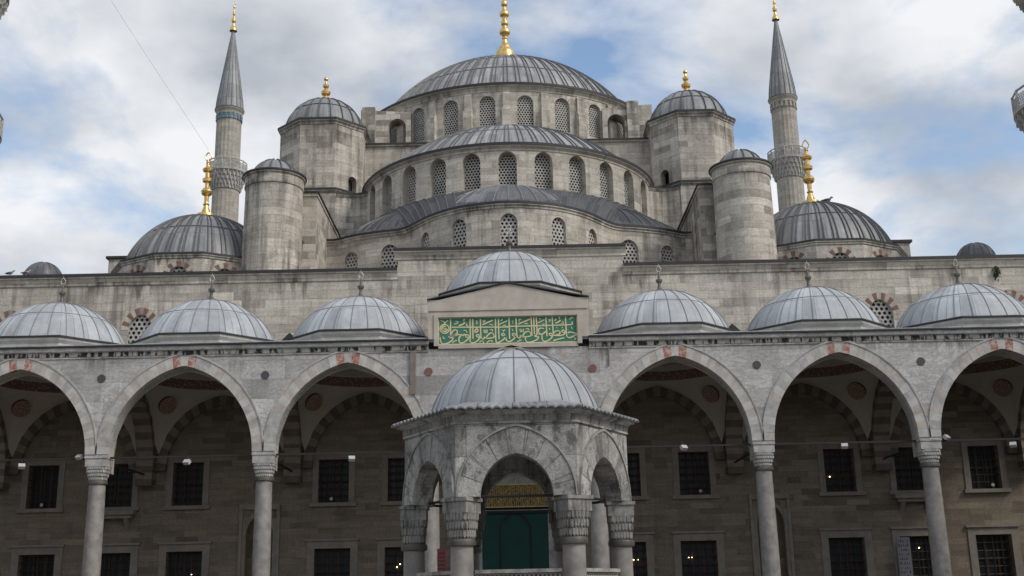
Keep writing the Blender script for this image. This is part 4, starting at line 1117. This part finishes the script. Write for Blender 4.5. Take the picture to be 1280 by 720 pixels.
# inscription: strokes traced as pen ribbons
panel = MB(); panel.box(sx0, sx1, .0, .03, sz0, sz1)
ip = part('inscription_panel', panel, M['green'], portico, label='green panel with gold Arabic calligraphy')
mb = MB()
for a, b, c, d in ((sx0, sx1, sz0, sz0 + .035), (sx0, sx1, sz1 - .035, sz1), (sx0, sx0 + .035, sz0 + .036, sz1 - .036), (sx1 - .035, sx1, sz0 + .036, sz1 - .036)): mb.box(a, b, -.02, -.001, c, d)
part('gilt_border', mb, M['gilt'], ip)
C1 = [[(270,240),(1290,238)],[(250,90),(250,380)],[(597,90),(597,430),(585,480),(620,520),(680,515),(740,470),(765,420),(745,375),(710,385),(715,415),(750,420)],
 [(645,90),(645,450)],[(780,90),(785,400),(800,445),(835,455),(850,420),(875,440),(910,445),(1000,430),(1020,400),(990,350),(940,355),(890,410),(880,440)],
 [(1048,80),(1048,470),(1075,520),(1110,515),(1190,460),(1215,410),(1190,355),(1155,370),(1165,395),(1210,400),(1225,440),(1240,490),(1280,510)],[(1100,80),(1103,460)],
 [(430,400),(400,430),(400,500),(430,525),(490,510),(560,450),(575,405),(545,375),(510,395),(530,425),(570,420)],
 [(245,380),(300,300),(350,290),(370,320),(350,365),(280,395),(215,410),(235,415),(330,390),(400,370),(425,395),(445,370),(465,395),(490,370),(520,385)],
 [(215,410),(240,430),(290,430),(270,480),(200,525),(130,540),(80,515),(65,425)],
 [(145+80*math.cos(k*PI/8),270+80*math.sin(k*PI/8)) for k in range(17)],[(145+48*math.cos(k*PI/6),270+48*math.sin(k*PI/6)) for k in range(11)],[(120,250),(150,280),(175,255)],[(110,300),(150,310),(185,290)],
 [(70,115),(130,140),(150,185)],[(210,115),(160,150),(145,185)],[(335,130),(380,140),(370,165),(315,185)],[(510,95),(485,110),(500,140),(515,110),(490,170),(395,215)],[(540,170),(535,215),(565,215)],
 [(700,130),(720,130),(718,175),(700,178)],[(815,195),(1005,110)],[(830,110),(835,150),(870,115)],[(940,190),(990,195),(990,215)],[(845,280),(845,335),(870,335),(870,290)],[(870,335),(895,335),(895,280)],
 [(945,290),(990,285),(985,320)],[(690,245),(735,280),(720,325),(680,330),(690,290),(725,270)],[(1160,285),(1185,310),(1215,285)],[(1185,310),(1190,330)],[(480,300),(520,300),(545,340)],[(120,405),(120,440),(155,450)],
 [(280,525),(320,490),(365,480)],[(760,520),(790,490),(825,500),(825,540)],[(890,525),(930,490),(985,490),(970,510)],[(1115,190),(1260,120)],[(1135,125),(1180,95)],[(1175,210),(1235,205)]]
C2 = [[(0,278),(700,262),(1080,247),(1130,232),(1122,190)],[(35,120),(38,500)],[(155,120),(165,430),(185,480),(220,480),(230,440),(260,465),(330,465),(400,450),(405,400),(370,370),(310,385),(270,440),(265,465)],[(420,110),(425,450)],
 [(0,545),(50,545),(110,500),(140,450),(130,410),(95,410),(95,445),(140,455),(165,440)],[(465,110),(470,420)],[(508,110),(515,400),(470,450),(500,470),(540,460),(520,510),(440,550),(370,565),(320,540),(310,480)],
 [(640,320),(590,310),(545,330),(545,380),(580,420),(620,410),(670,370)],[(520,400),(560,425),(610,430)],[(675,110),(685,460)],
 [(785,440),(760,405),(725,415),(735,445),(780,450),(750,500),(690,540),(630,550),(600,510),(600,440)],[(785,105),(795,420)],[(795,420),(830,370),(890,360),(915,390),(890,425),(820,440),(740,445)],
 [(820,445),(920,445),(985,420),(1000,370),(970,345),(945,375),(985,395)],[(1015,100),(1025,430),(1045,475),(1080,485),(1140,460),(1205,420),(1140,395),(1080,385),(1050,400)],
 [(195,235),(400,145)],[(215,190),(210,150),(250,150)],[(305,235),(335,220),(365,240)],[(225,320),(225,370),(250,370),(250,330)],[(250,370),(280,370),(280,320)],[(320,325),(370,320),(370,345)],[(85,325),(100,360)],
 [(88,180),(107,180)],[(88,215),(107,215)],[(535,215),(650,155)],[(555,130),(590,150)],[(610,240),(650,235)],[(720,150),(755,160),(720,190)],[(825,180),(855,140)],[(925,110),(905,120),(930,150),(935,115),(915,180),(840,220)],
 [(935,225),(975,220),(965,180)],[(1080,150),(1130,115)],[(1110,115),(1160,125)],[(1110,285),(1125,325)],[(730,310),(735,345)],[(850,305),(872,305)],[(945,298),(967,298)],[(795,535),(985,485)],[(165,550),(240,530)],
 [(205,515),(225,535),(240,515)],[(1150,490),(1185,500),(1160,530)]]
mb = MB(); si = 0
for strokes, ox, oy, k in ((C1, 544, 392, 13.913), (C2, 634, 388, 13.617)):
    for st in strokes:
        Q = []
        for a, b in st:
            qx, qy = ox + a / k, oy + b / k
            s_ = (qx - 546.3) / 177.2; t_ = (qy - (397.2 - 4.0 * s_)) / (35.0 + 1.5 * s_)
            Q.append((sx0 + (sx1 - sx0) * s_, sz1 - (sz1 - sz0) * t_))
        R0 = catmull(Q, 5) if len(Q) > 2 else [Vector(q) for q in Q]
        big = math.dist(Q[0], Q[-1]) > .4 or len(Q) > 4
        w0 = .030 if big else .022
        E_ = []
        for i in range(len(R0)):
            d = (R0[min(i + 1, len(R0) - 1)] - R0[max(i - 1, 0)])
            if d.length < 1e-9: d = Vector((1, 0))
            d.normalize(); nrm = Vector((-d.y, d.x)); w = w0 * (.62 + .38 * abs(d.dot(Vector((.64, .77)))))
            E_.append((R0[i] + nrm * w, R0[i] - nrm * w))
        y = -.012 - si * .00012; si += 1
        for (a, b), (c, d) in zip(E_[:-1], E_[1:]): mb.face([(a.x, y, a.y), (b.x, y, b.y), (d.x, y, d.y), (c.x, y, c.y)])
part('lettering', mb.build('lettering', M['gilt'], weld=False), None, ip)
# coloured stone discs in the spandrels and the rainwater pipe
for x, mt in ((-17.33, 'slate'), (-10.42, 'slate'), (-3.52, 'porph'), (3.42, 'porph'), (10.36, 'slate'), (17.3, 'slate')):
    mb = MB(); N = 28
    mb.prism([(x + .175 * math.cos(2 * PI * k / N), 10.82 + .175 * math.sin(2 * PI * k / N)) for k in range(N)], 'y', -.025, .02)
    part('spandrel_disc', mb, M[mt], portico, label='dark red stone disc' if mt == 'porph' else None)
for x in (-4.17, 4.12):
    mb = MB(); mb.box(x - .11, x + .11, -.10, .0, 9.85, 11.66) if x < 0 else mb.tube([(x, -.05, 10.9), (x, -.05, 11.72)], .03, 8)
    part('rainwater_pipe', mb, M['pipe'], portico)

# ------------------------------------------------------------------ fountain kiosk
FX, FY = .05, -22.6
fountain = thing('fountain_kiosk', 'weathered hexagonal marble fountain kiosk with a lead dome in the courtyard', 'fountain', (FX, FY, 0))
Rw = 2.42
fp = regular(FX, FY, Rw, 6)
side = fp.L / 6
fops = [(side * (k + .5), .73, 3.52, 3.53, .85) for k in range(6)]
mb = MB(); wall(mb, fp, 0, fp.L, 3.52, 5.0, fops, .42, both=.42, n_arch=28)
part('arcade', mb, M['fountain'], fountain)
for k in range(6):
    mb = MB(); ring(mb, fp, side * (k + .5), 3.53, .728, .848, 1.17, 1.38, .035, .0, 9, lambda k_, n: 0, gap=.02, sub=6)
    o = part('arch_ring', mb, M['fountain'], fountain)
    mb = MB(); ring(mb, fp, side * (k + .5), 3.53, 1.175, 1.385, 1.20, 1.44, .06, .0, 1, lambda k_, n: 0, sub=40); part('arch_moulding', mb, M['carved_dark'], o)
mb = MB(); h6 = lambda pr, ms, m_: mb.revolve(FX, FY, pr, 6, -PI + PI / 6, PI + PI / 6, ms)
h6([(Rw, 4.97), (Rw + .045, 4.98), (Rw + .045, 5.015), (Rw + .03, 5.02), (Rw + .06, 5.15), (Rw + .12, 5.19), (Rw + .20, 5.20), (Rw + .20, 5.245), (Rw + .02, 5.25)], [0, 0, 0, 1, 0, 0, 0, 0], 0)
part('cornice', mb, [M['fountain'], M['soot']], fountain)
mb = MB()                                    # scalloped lead eave
N = 15
for f in range(6):
    a0, a1 = -PI + PI / 6 + f * PI / 3, -PI + PI / 6 + (f + 1) * PI / 3
    P0, P1 = [Vector((FX + (Rw + .30) * math.sin(a), FY - (Rw + .30) * math.cos(a), 0)) for a in (a0, a1)]
    I0, I1 = [Vector((FX + 1.9 * math.sin(a), FY - 1.9 * math.cos(a), 0)) for a in (a0, a1)]
    nseg = N * 4
    for i in range(nseg):
        t, t2 = i / nseg, (i + 1) / nseg
        z = lambda t: 5.26 + 0.042 * abs(math.sin(PI * N * t))
        p, q, r, s_ = P0.lerp(P1, t), P0.lerp(P1, t2), I0.lerp(I1, t2), I0.lerp(I1, t)
        mb.face([(p.x, p.y, z(t)), (q.x, q.y, z(t2)), (r.x, r.y, 5.50), (s_.x, s_.y, 5.50)])
        mb.face([(p.x, p.y, z(t) - .03), (q.x, q.y, z(t2) - .03), (q.x, q.y, z(t2)), (p.x, p.y, z(t))])
        mb.face([(q.x, q.y, z(t2) - .03), (p.x, p.y, z(t) - .03), ((p.x - FX) * .9 + FX, (p.y - FY) * .9 + FY, 5.235), ((q.x - FX) * .9 + FX, (q.y - FY) * .9 + FY, 5.235)])
part('lead_eave', mb, M['lead_mid'], fountain)
mb = MB(); dome(mb, FX, FY, 5.44, 1.85, 1.43, 22, 1, rw=.022, rh=.022, skirt=.05)
d = part('fountain_dome', mb, [M['lead_light'], M['seam_light']], fountain, smooth=True)
fs = MB(); fs.revolve(0, 0, [(.235, .3), (.225, 2.60)], 24)
fc = MB(); capital(fc, .305, .235, 2.72, 3.52, 3, nside=6, top=.30)
fk = MB(); fk.revolve(0, 0, [(.225, 2.58), (.275, 2.60), (.285, 2.66), (.27, 2.72), (.22, 2.73)], 24)
fb = MB(); fb.box(-.36, .36, -.36, .36, 0.0, .2); fb.revolve(0, 0, [(.33, .2), (.33, .26), (.25, .34)], 24)
fs, fc, fk, fb = fs.build('column', M['shaft'], True), fc.build('capital', M['soot']), fk.build('collar', M['bronze'], True), fb.build('column_base', M['carved'], True)
c0 = None
for k in range(6):
    a = -PI + PI / 6 + k * PI / 3
    w = T(FX + 2.21 * math.sin(a), FY - 2.21 * math.cos(a), 0, a)
    if c0 is None:
        c0 = part('column', fs, None, fountain, w)
        for n, me in (('capital', fc), ('collar', fk), ('column_base', fb)): part(n, me, None, c0, w)
    else: copy_part(c0, fountain, w)
lm = lattice_mesh(1.66, .62, .085, .03, .05)
sm = MB(); sm.box(-.85, .85, -.06, .10, .15, 1.42); sm.box(-.85, .85, -.07, .11, 2.06, 2.13); sm.box(-.85, .85, .06, .08, 1.42, 2.06)
sm = sm.build('basin_panel', M['carved_dark'])
bp = None
for k in range(6):
    a = -PI + (k + 1) * PI / 3; ap = 2.21 * math.cos(PI / 6)
    w = T(FX + ap * math.sin(a), FY - ap * math.cos(a), 0, a)
    if bp is None:
        bp = part('basin_panel', sm, None, fountain, w); part('pierced_screen', lm, None, bp, w @ T(0, 0, 1.42))
    else: copy_part(bp, fountain, w)
mb = MB(); mb.box(FX - 5, FX + 5, FY - 5, FY + 5, 0.003, .12); part('plinth', mb, M['carved'], fountain)
mb = MB(); pts = [(FX + 2.0 * math.sin(-PI + PI / 6 + k * PI / 3), FY - 2.0 * math.cos(-PI + PI / 6 + k * PI / 3), 3.56) for k in range(7)]
for p, q in zip(pts[:-1], pts[1:]): mb.tube([p, q], .03, 6)
part('tie_rod', mb, M['iron'], fountain)

# ------------------------------------------------------------------ minarets
def minaret_proto(name, label, loc):
    t = thing(name, label, 'minaret', loc, 'minarets of the mosque')
    w = T(*loc)
    mb = MB(); nfl = 20
    def shaft(r0, r1, z0, z1, smooth=False):
        n = nfl * 4
        for k in range(n):
            rr_ = lambda r, kk: r * (1 - .035 * abs(math.sin(PI * nfl * kk / n)))
            a, b = 2 * PI * k / n, 2 * PI * (k + 1) / n
            mb.face([(rr_(r0, k) * math.cos(a), rr_(r0, k) * math.sin(a), z0), (rr_(r0, k + 1) * math.cos(b), rr_(r0, k + 1) * math.sin(b), z0), (rr_(r1, k + 1) * math.cos(b), rr_(r1, k + 1) * math.sin(b), z1), (rr_(r1, k) * math.cos(a), rr_(r1, k) * math.sin(a), z1)], [(k * .1, z0), (k * .1 + .1, z0), (k * .1 + .1, z1), (k * .1, z1)])
    mb.box(-2.2, 2.2, -2.2, 2.2, 0, 15); mb.revolve(0, 0, [(2.2, 15), (1.45, 18)], 20)
    shaft(1.45, 1.40, 18, 25.9); shaft(1.40, 1.36, 25.9, 34.0); shaft(1.36, 1.32, 34.0, 43.3); shaft(1.27, 1.25, 43.3, 49.9)
    mb.revolve(0, 0, [(1.25, 49.3), (1.27, 49.35), (1.30, 49.8), (1.46, 50.05), (1.46, 50.15)], 40)
    part('shaft', mb, M['minaret'], t, w)
    for zf in (25.9, 34.0, 43.3):
        mb = MB(); r0 = 1.38
        ro = 2.6 if zf < 30 else 2.28 if zf < 40 else 1.98
        tiers = 4
        for i in range(tiers):
            ra, rb_ = r0 + (ro - r0) * i / tiers, r0 + (ro - r0) * (i + 1) / tiers
            z0, z1 = zf - 1.9 + 1.75 * i / tiers, zf - 1.9 + 1.75 * (i + 1) / tiers
            mb.revolve(0, 0, [(ra, z0), (ra + .03, z1 - .12), (rb_, z1)], 40)
            for k in range(28):
                a = 2 * PI * (k + (.5 if i % 2 else 0)) / 28; w_ = .07
                P = lambda r, an, z: (r * math.sin(an), -r * math.cos(an), z)
                da = w_ / rb_
                A, B, C_, D = P(rb_, a - da, z1), P(rb_, a + da, z1), P(rb_, a, z0 + .08), P(ra - .02, a, z0)
                mb.face([A, B, C_]); mb.face([A, C_, D, P(ra - .02, a - da, z1)]); mb.face([B, P(ra - .02, a + da, z1), D, C_])
        mb.revolve(0, 0, [(ro, zf - .15), (ro + .06, zf - .12), (ro + .06, zf), (1.3, zf + .01)], 40)
        b = part('balcony', mb, M['carved'], t, w)
        mb = MB()
        n = 16
        for k in range(n):
            a0, a1 = 2 * PI * k / n, 2 * PI * (k + 1) / n
            p0, p1 = Vector((ro * math.sin(a0), -ro * math.cos(a0), zf)), Vector((ro * math.sin(a1), -ro * math.cos(a1), zf))
            mb.tube([p0, p0 + Vector((0, 0, 1.08))], .07, 6); mb.tube([p0 + Vector((0, 0, 1.04)), p1 + Vector((0, 0, 1.04))], .06, 6); mb.tube([p0 + Vector((0, 0, .06)), p1 + Vector((0, 0, .06))], .06, 6)
            for i in range(6):
                for j in range(1, 4):
                    q0 = p0.lerp(p1, i / 6) + Vector((0, 0, .06 + .25 * (j - 1))); q1 = p0.lerp(p1, (i + 1) / 6) + Vector((0, 0, .06 + .25 * j))
                    mb.tube([q0, q1], .03, 4); mb.tube([p0.lerp(p1, (i + 1) / 6) + Vector((0, 0, q0.z - zf)), p0.lerp(p1, i / 6) + Vector((0, 0, q1.z - zf))], .03, 4)
        part('parapet', mb, M['carved'], b, w)
    mb = MB()
    for k in range(18):
        a = 2 * PI * k / 18; P = lambda r, an, z: (r * math.sin(an), -r * math.cos(an), z)
        da = .085; N_ = 5
        for i in range(N_):
            b0, b1 = a - da + 2 * da * i / N_, a - da + 2 * da * (i + 1) / N_
            mb.face([P(1.335, b0, 48.95), P(1.335, b1, 48.95), P(1.345, b1, 49.5), P(1.345, b0, 49.5)])
    mb.revolve(0, 0, [(1.25, 48.9), (1.335, 48.94)], 36); mb.revolve(0, 0, [(1.345, 49.51), (1.25, 49.55)], 36)
    part('tile_band', mb, M['tile'], t, w)
    mb = MB(); mb.revolve(0, 0, [(1.46, 50.13), (1.50, 50.15), (1.50, 50.22), (1.38, 50.24)], 40, mats=1); mb.revolve(0, 0, [(1.38, 50.22), (1.30, 51.2), (.12, 59.4)], 32)
    for k in range(16):
        a = 2 * PI * k / 16; mb.tube([(1.39 * math.sin(a), -1.39 * math.cos(a), 50.24), (1.31 * math.sin(a), -1.31 * math.cos(a), 51.2), (.13 * math.sin(a), -.13 * math.cos(a), 59.3)], [.05, .05, .01], 4, 1)
    sp = part('spire', mb, [M['lead_mid'], M['seam']], t, w)
    mb = MB(); finial(mb, 0, 0, 59.2, 62.3, [(f, r * .72) for f, r in SP_SML], .14); part('finial', mb, M['gold'], sp, w, smooth=True)
    return t
mi = minaret_proto('minaret', 'tall fluted stone minaret with lead spire, behind the left corner dome', (-28.4, 61, 0))
def copy_thing(o, loc, label):
    c = o.copy(); link(c, None, T(*loc)); c['label'] = label
    for ch in o.children: copy_part(ch, c, T(*loc) @ (W[o].inverted() @ W[ch]))
    return c
    return c
mr = copy_thing(mi, (28.4, 61, 0), 'tall fluted stone minaret with lead spire, behind the right corner dome')
for ch in mr.children:
    if ch.name.startswith('tile_band'): ch.material_slots[0].link = 'OBJECT'; ch.material_slots[0].material = M['minaret']
copy_thing(mi, (-29.55, 8.5, 0), 'near minaret whose two balcony rims just enter the left picture edge')
copy_thing(mi, (29.7, 8.5, 0), 'near minaret whose dark shaft and balcony rim just enter the right picture edge')

# ------------------------------------------------------------------ small things
def floodlight(x, z, rot, label):
    t = thing('floodlight', label, 'floodlight', (x, .28, z), 'white floodlights along the portico tie rod')
    w = T(x, .28, z, rot)
    mb = MB(); mb.prism([(-.02, .02), (-.16, -.12), (-.04, -.22), (.10, -.08)], 'x', -.13, .13); part('lamp_housing', mb, M['white'], t, w)
    mb = MB(); mb.tube([(.0, .0, 0), (.0, .06, .1), (.0, .12, .2)], .015, 6); part('bracket', mb, M['iron'], t, w)
FL = [(-20.5, 7.33, .5, 'white floodlight on the tie rod of the leftmost arch'), (-18.1, 7.66, -.4, 'small white floodlight left of the outermost left column'), (-13.6, 7.36, -.3, 'white floodlight hanging in the second arch from the left'),
      (-6.75, 7.36, .2, 'white floodlight over the window left of the fountain'), (7.1, 7.52, .4, 'white floodlight over the window right of the fountain'), (13.82, 7.45, -.2, 'white floodlight in the second arch from the right'),
      (18.08, 7.72, .7, 'small white floodlight right of the outermost right column'), (20.85, 7.36, -.5, 'white floodlight on the tie rod of the rightmost arch')]
for f in FL: floodlight(*f)
for x, lab in ((-22.2, 'round black lamp on the sill of the leftmost upper window'), (-8.6, 'round black lamp on the window sill left of the fountain'), (8.75, 'round black lamp on the window sill right of the fountain'), (22.5, 'round black lamp on the sill of the rightmost upper window')):
    t = thing('sill_lamp', lab, 'lamp', (x, 6.9, 6.0), 'round lamps standing on the upper window sills'); w = T(x, 6.9, 6.0)
    mb = MB(); mb.tube([(0, -.08, .17), (0, .06, .17)], .11, 16); part('lamp_body', mb, M['black'], t, w)
    mb = MB(); mb.tube([(0, -.09, .17), (0, -.082, .17)], .075, 16); part('lens', mb, M['pale_metal'], t, w)
    mb = MB(); mb.box(-.09, .09, -.05, .05, 0.002, .06); part('foot', mb, M['black'], t, w)
def gull(x, y, z, rot, label, s=1.0):
    t = thing('gull', label, 'gull', (x, y, z), 'gulls perched on the roofs'); w = T(x, y, z, rot) @ Matrix.Scale(s, 4)
    mb = MB(); P = [(-.26, .16, .02), (-.16, .19, .07), (-.02, .21, .10), (.10, .25, .085), (.16, .31, .05), (.20, .36, .055), (.25, .37, .045), (.28, .365, .02)]
    mb.tube([(a, 0, b) for a, b, c in P], [c for a, b, c in P], 10); part('body', mb, M['gull_w'], t, w, True)
    mb = MB()
    for sy in (-1, 1): mb.tube([(-.34, sy * .05, .18), (-.1, sy * .09, .22), (.08, sy * .085, .24)], [.01, .05, .03], 8)
    part('wing', mb, M['gull_g'], t, w, True)
    mb = MB()
    for sy in (-1, 1): mb.tube([(-.0, sy * .04, .14), (0.01, sy * .04, 0)], .01, 5)
    mb.tube([(.27, 0, .36), (.34, 0, .35)], [.018, .004], 6); part('legs_and_bill', mb, M['gilt'], t, w)
gull(18.3, 14.6, 22.86, .1, 'grey gull standing on the right corner dome beside its gold finial', 1.25)
gull(-24.85, 7.1, 17.44, 0, 'gull on the wall top at the left picture edge', .8)
gull(-24.05, 7.1, 17.44, .3, 'gull on the wall top next to the small dark dome', .8)
# weed growing from the wall
mb = MB()
for k in range(110):
    a, el, r = random.uniform(0, 2 * PI), random.uniform(-.9, .9), random.random() ** .5
    c = Vector((24.05 + .16 * r * math.cos(a), 6.97 - .16 * random.random(), 16.55 + .26 * r * math.sin(a) - (.18 if random.random() < .2 else 0)))
    d1, d2 = Vector((random.uniform(-1, 1), random.uniform(-1, 1), random.uniform(-1, 1))) * .07, Vector((random.uniform(-1, 1), random.uniform(-1, 1), random.uniform(-1, 1))) * .05
    mb.face([c - d1, c + d2, c + d1, c - d2])
single('wall_plant', mb, M['foliage'], 'dark tuft of weeds growing from the wall on the right', 'plant', (24.05, 6.97, 16.5))
# thin cable to the finial
a_, b_ = Vector((-17.5, 15.1, 27.2)), Vector((-28.0, 8.6, 44.0))
mb = MB(); mb.tube([a_.lerp(b_, t / 12) - Vector((0, 0, .25 * math.sin(PI * t / 12))) for t in range(13)], .006, 5)
single('cable', mb, M['iron'], 'thin cable strung across the sky to the left corner dome finial', 'cable', tuple(a_))
# banner and red cabinet
t = thing('banner', 'narrow pale printed banner standing beside a lower window at right', 'banner', (17.98, 6.75, .9)); w = T(17.98, 6.75, .9)
mb = MB(); mb.box(-.3, .3, -.01, .01, .1, 2.95); part('sheet', mb, M['paper'], t, w)
mb = MB(); mb.box(-.32, .32, -.12, .12, 0, .1); mb.tube([(0, .03, .1), (0, .03, 2.95)], .015, 6); part('stand', mb, M['iron'], t, w)
mb = MB()
for i in range(9):
    for j in range(5):
        if (i * 5 + j) % 7 != 3: mb.box(-.24 + j * .1, -.24 + j * .1 + (.05 if (i + j) % 3 else .03), -.013, -.0105, 2.72 - i * .2, 2.72 - i * .2 + (.12 if (i + j) % 2 else .07))
part('printed_marks', mb, M['iron'], t, w)
t = thing('information_stand', 'small red and black notice stand behind the fountain', 'stand', (-2.75, -4.0, 0)); w = T(-2.75, -4.0, 0)
mb = MB(); mb.box(-.16, .16, -.03, .03, 2.5, 3.35); part('notice', mb, M['redbox'], t, w)
mb = MB(); mb.tube([(0, 0.05, 0), (0, .05, 3.3)], .03, 8); mb.box(-.25, .25, -.2, .2, 0.003, .06)
for i in range(5): mb.box(-.12, .12, -.036, -.0305, 2.6 + i * .14, 2.66 + i * .14)
part('post', mb, M['black'], t, w)
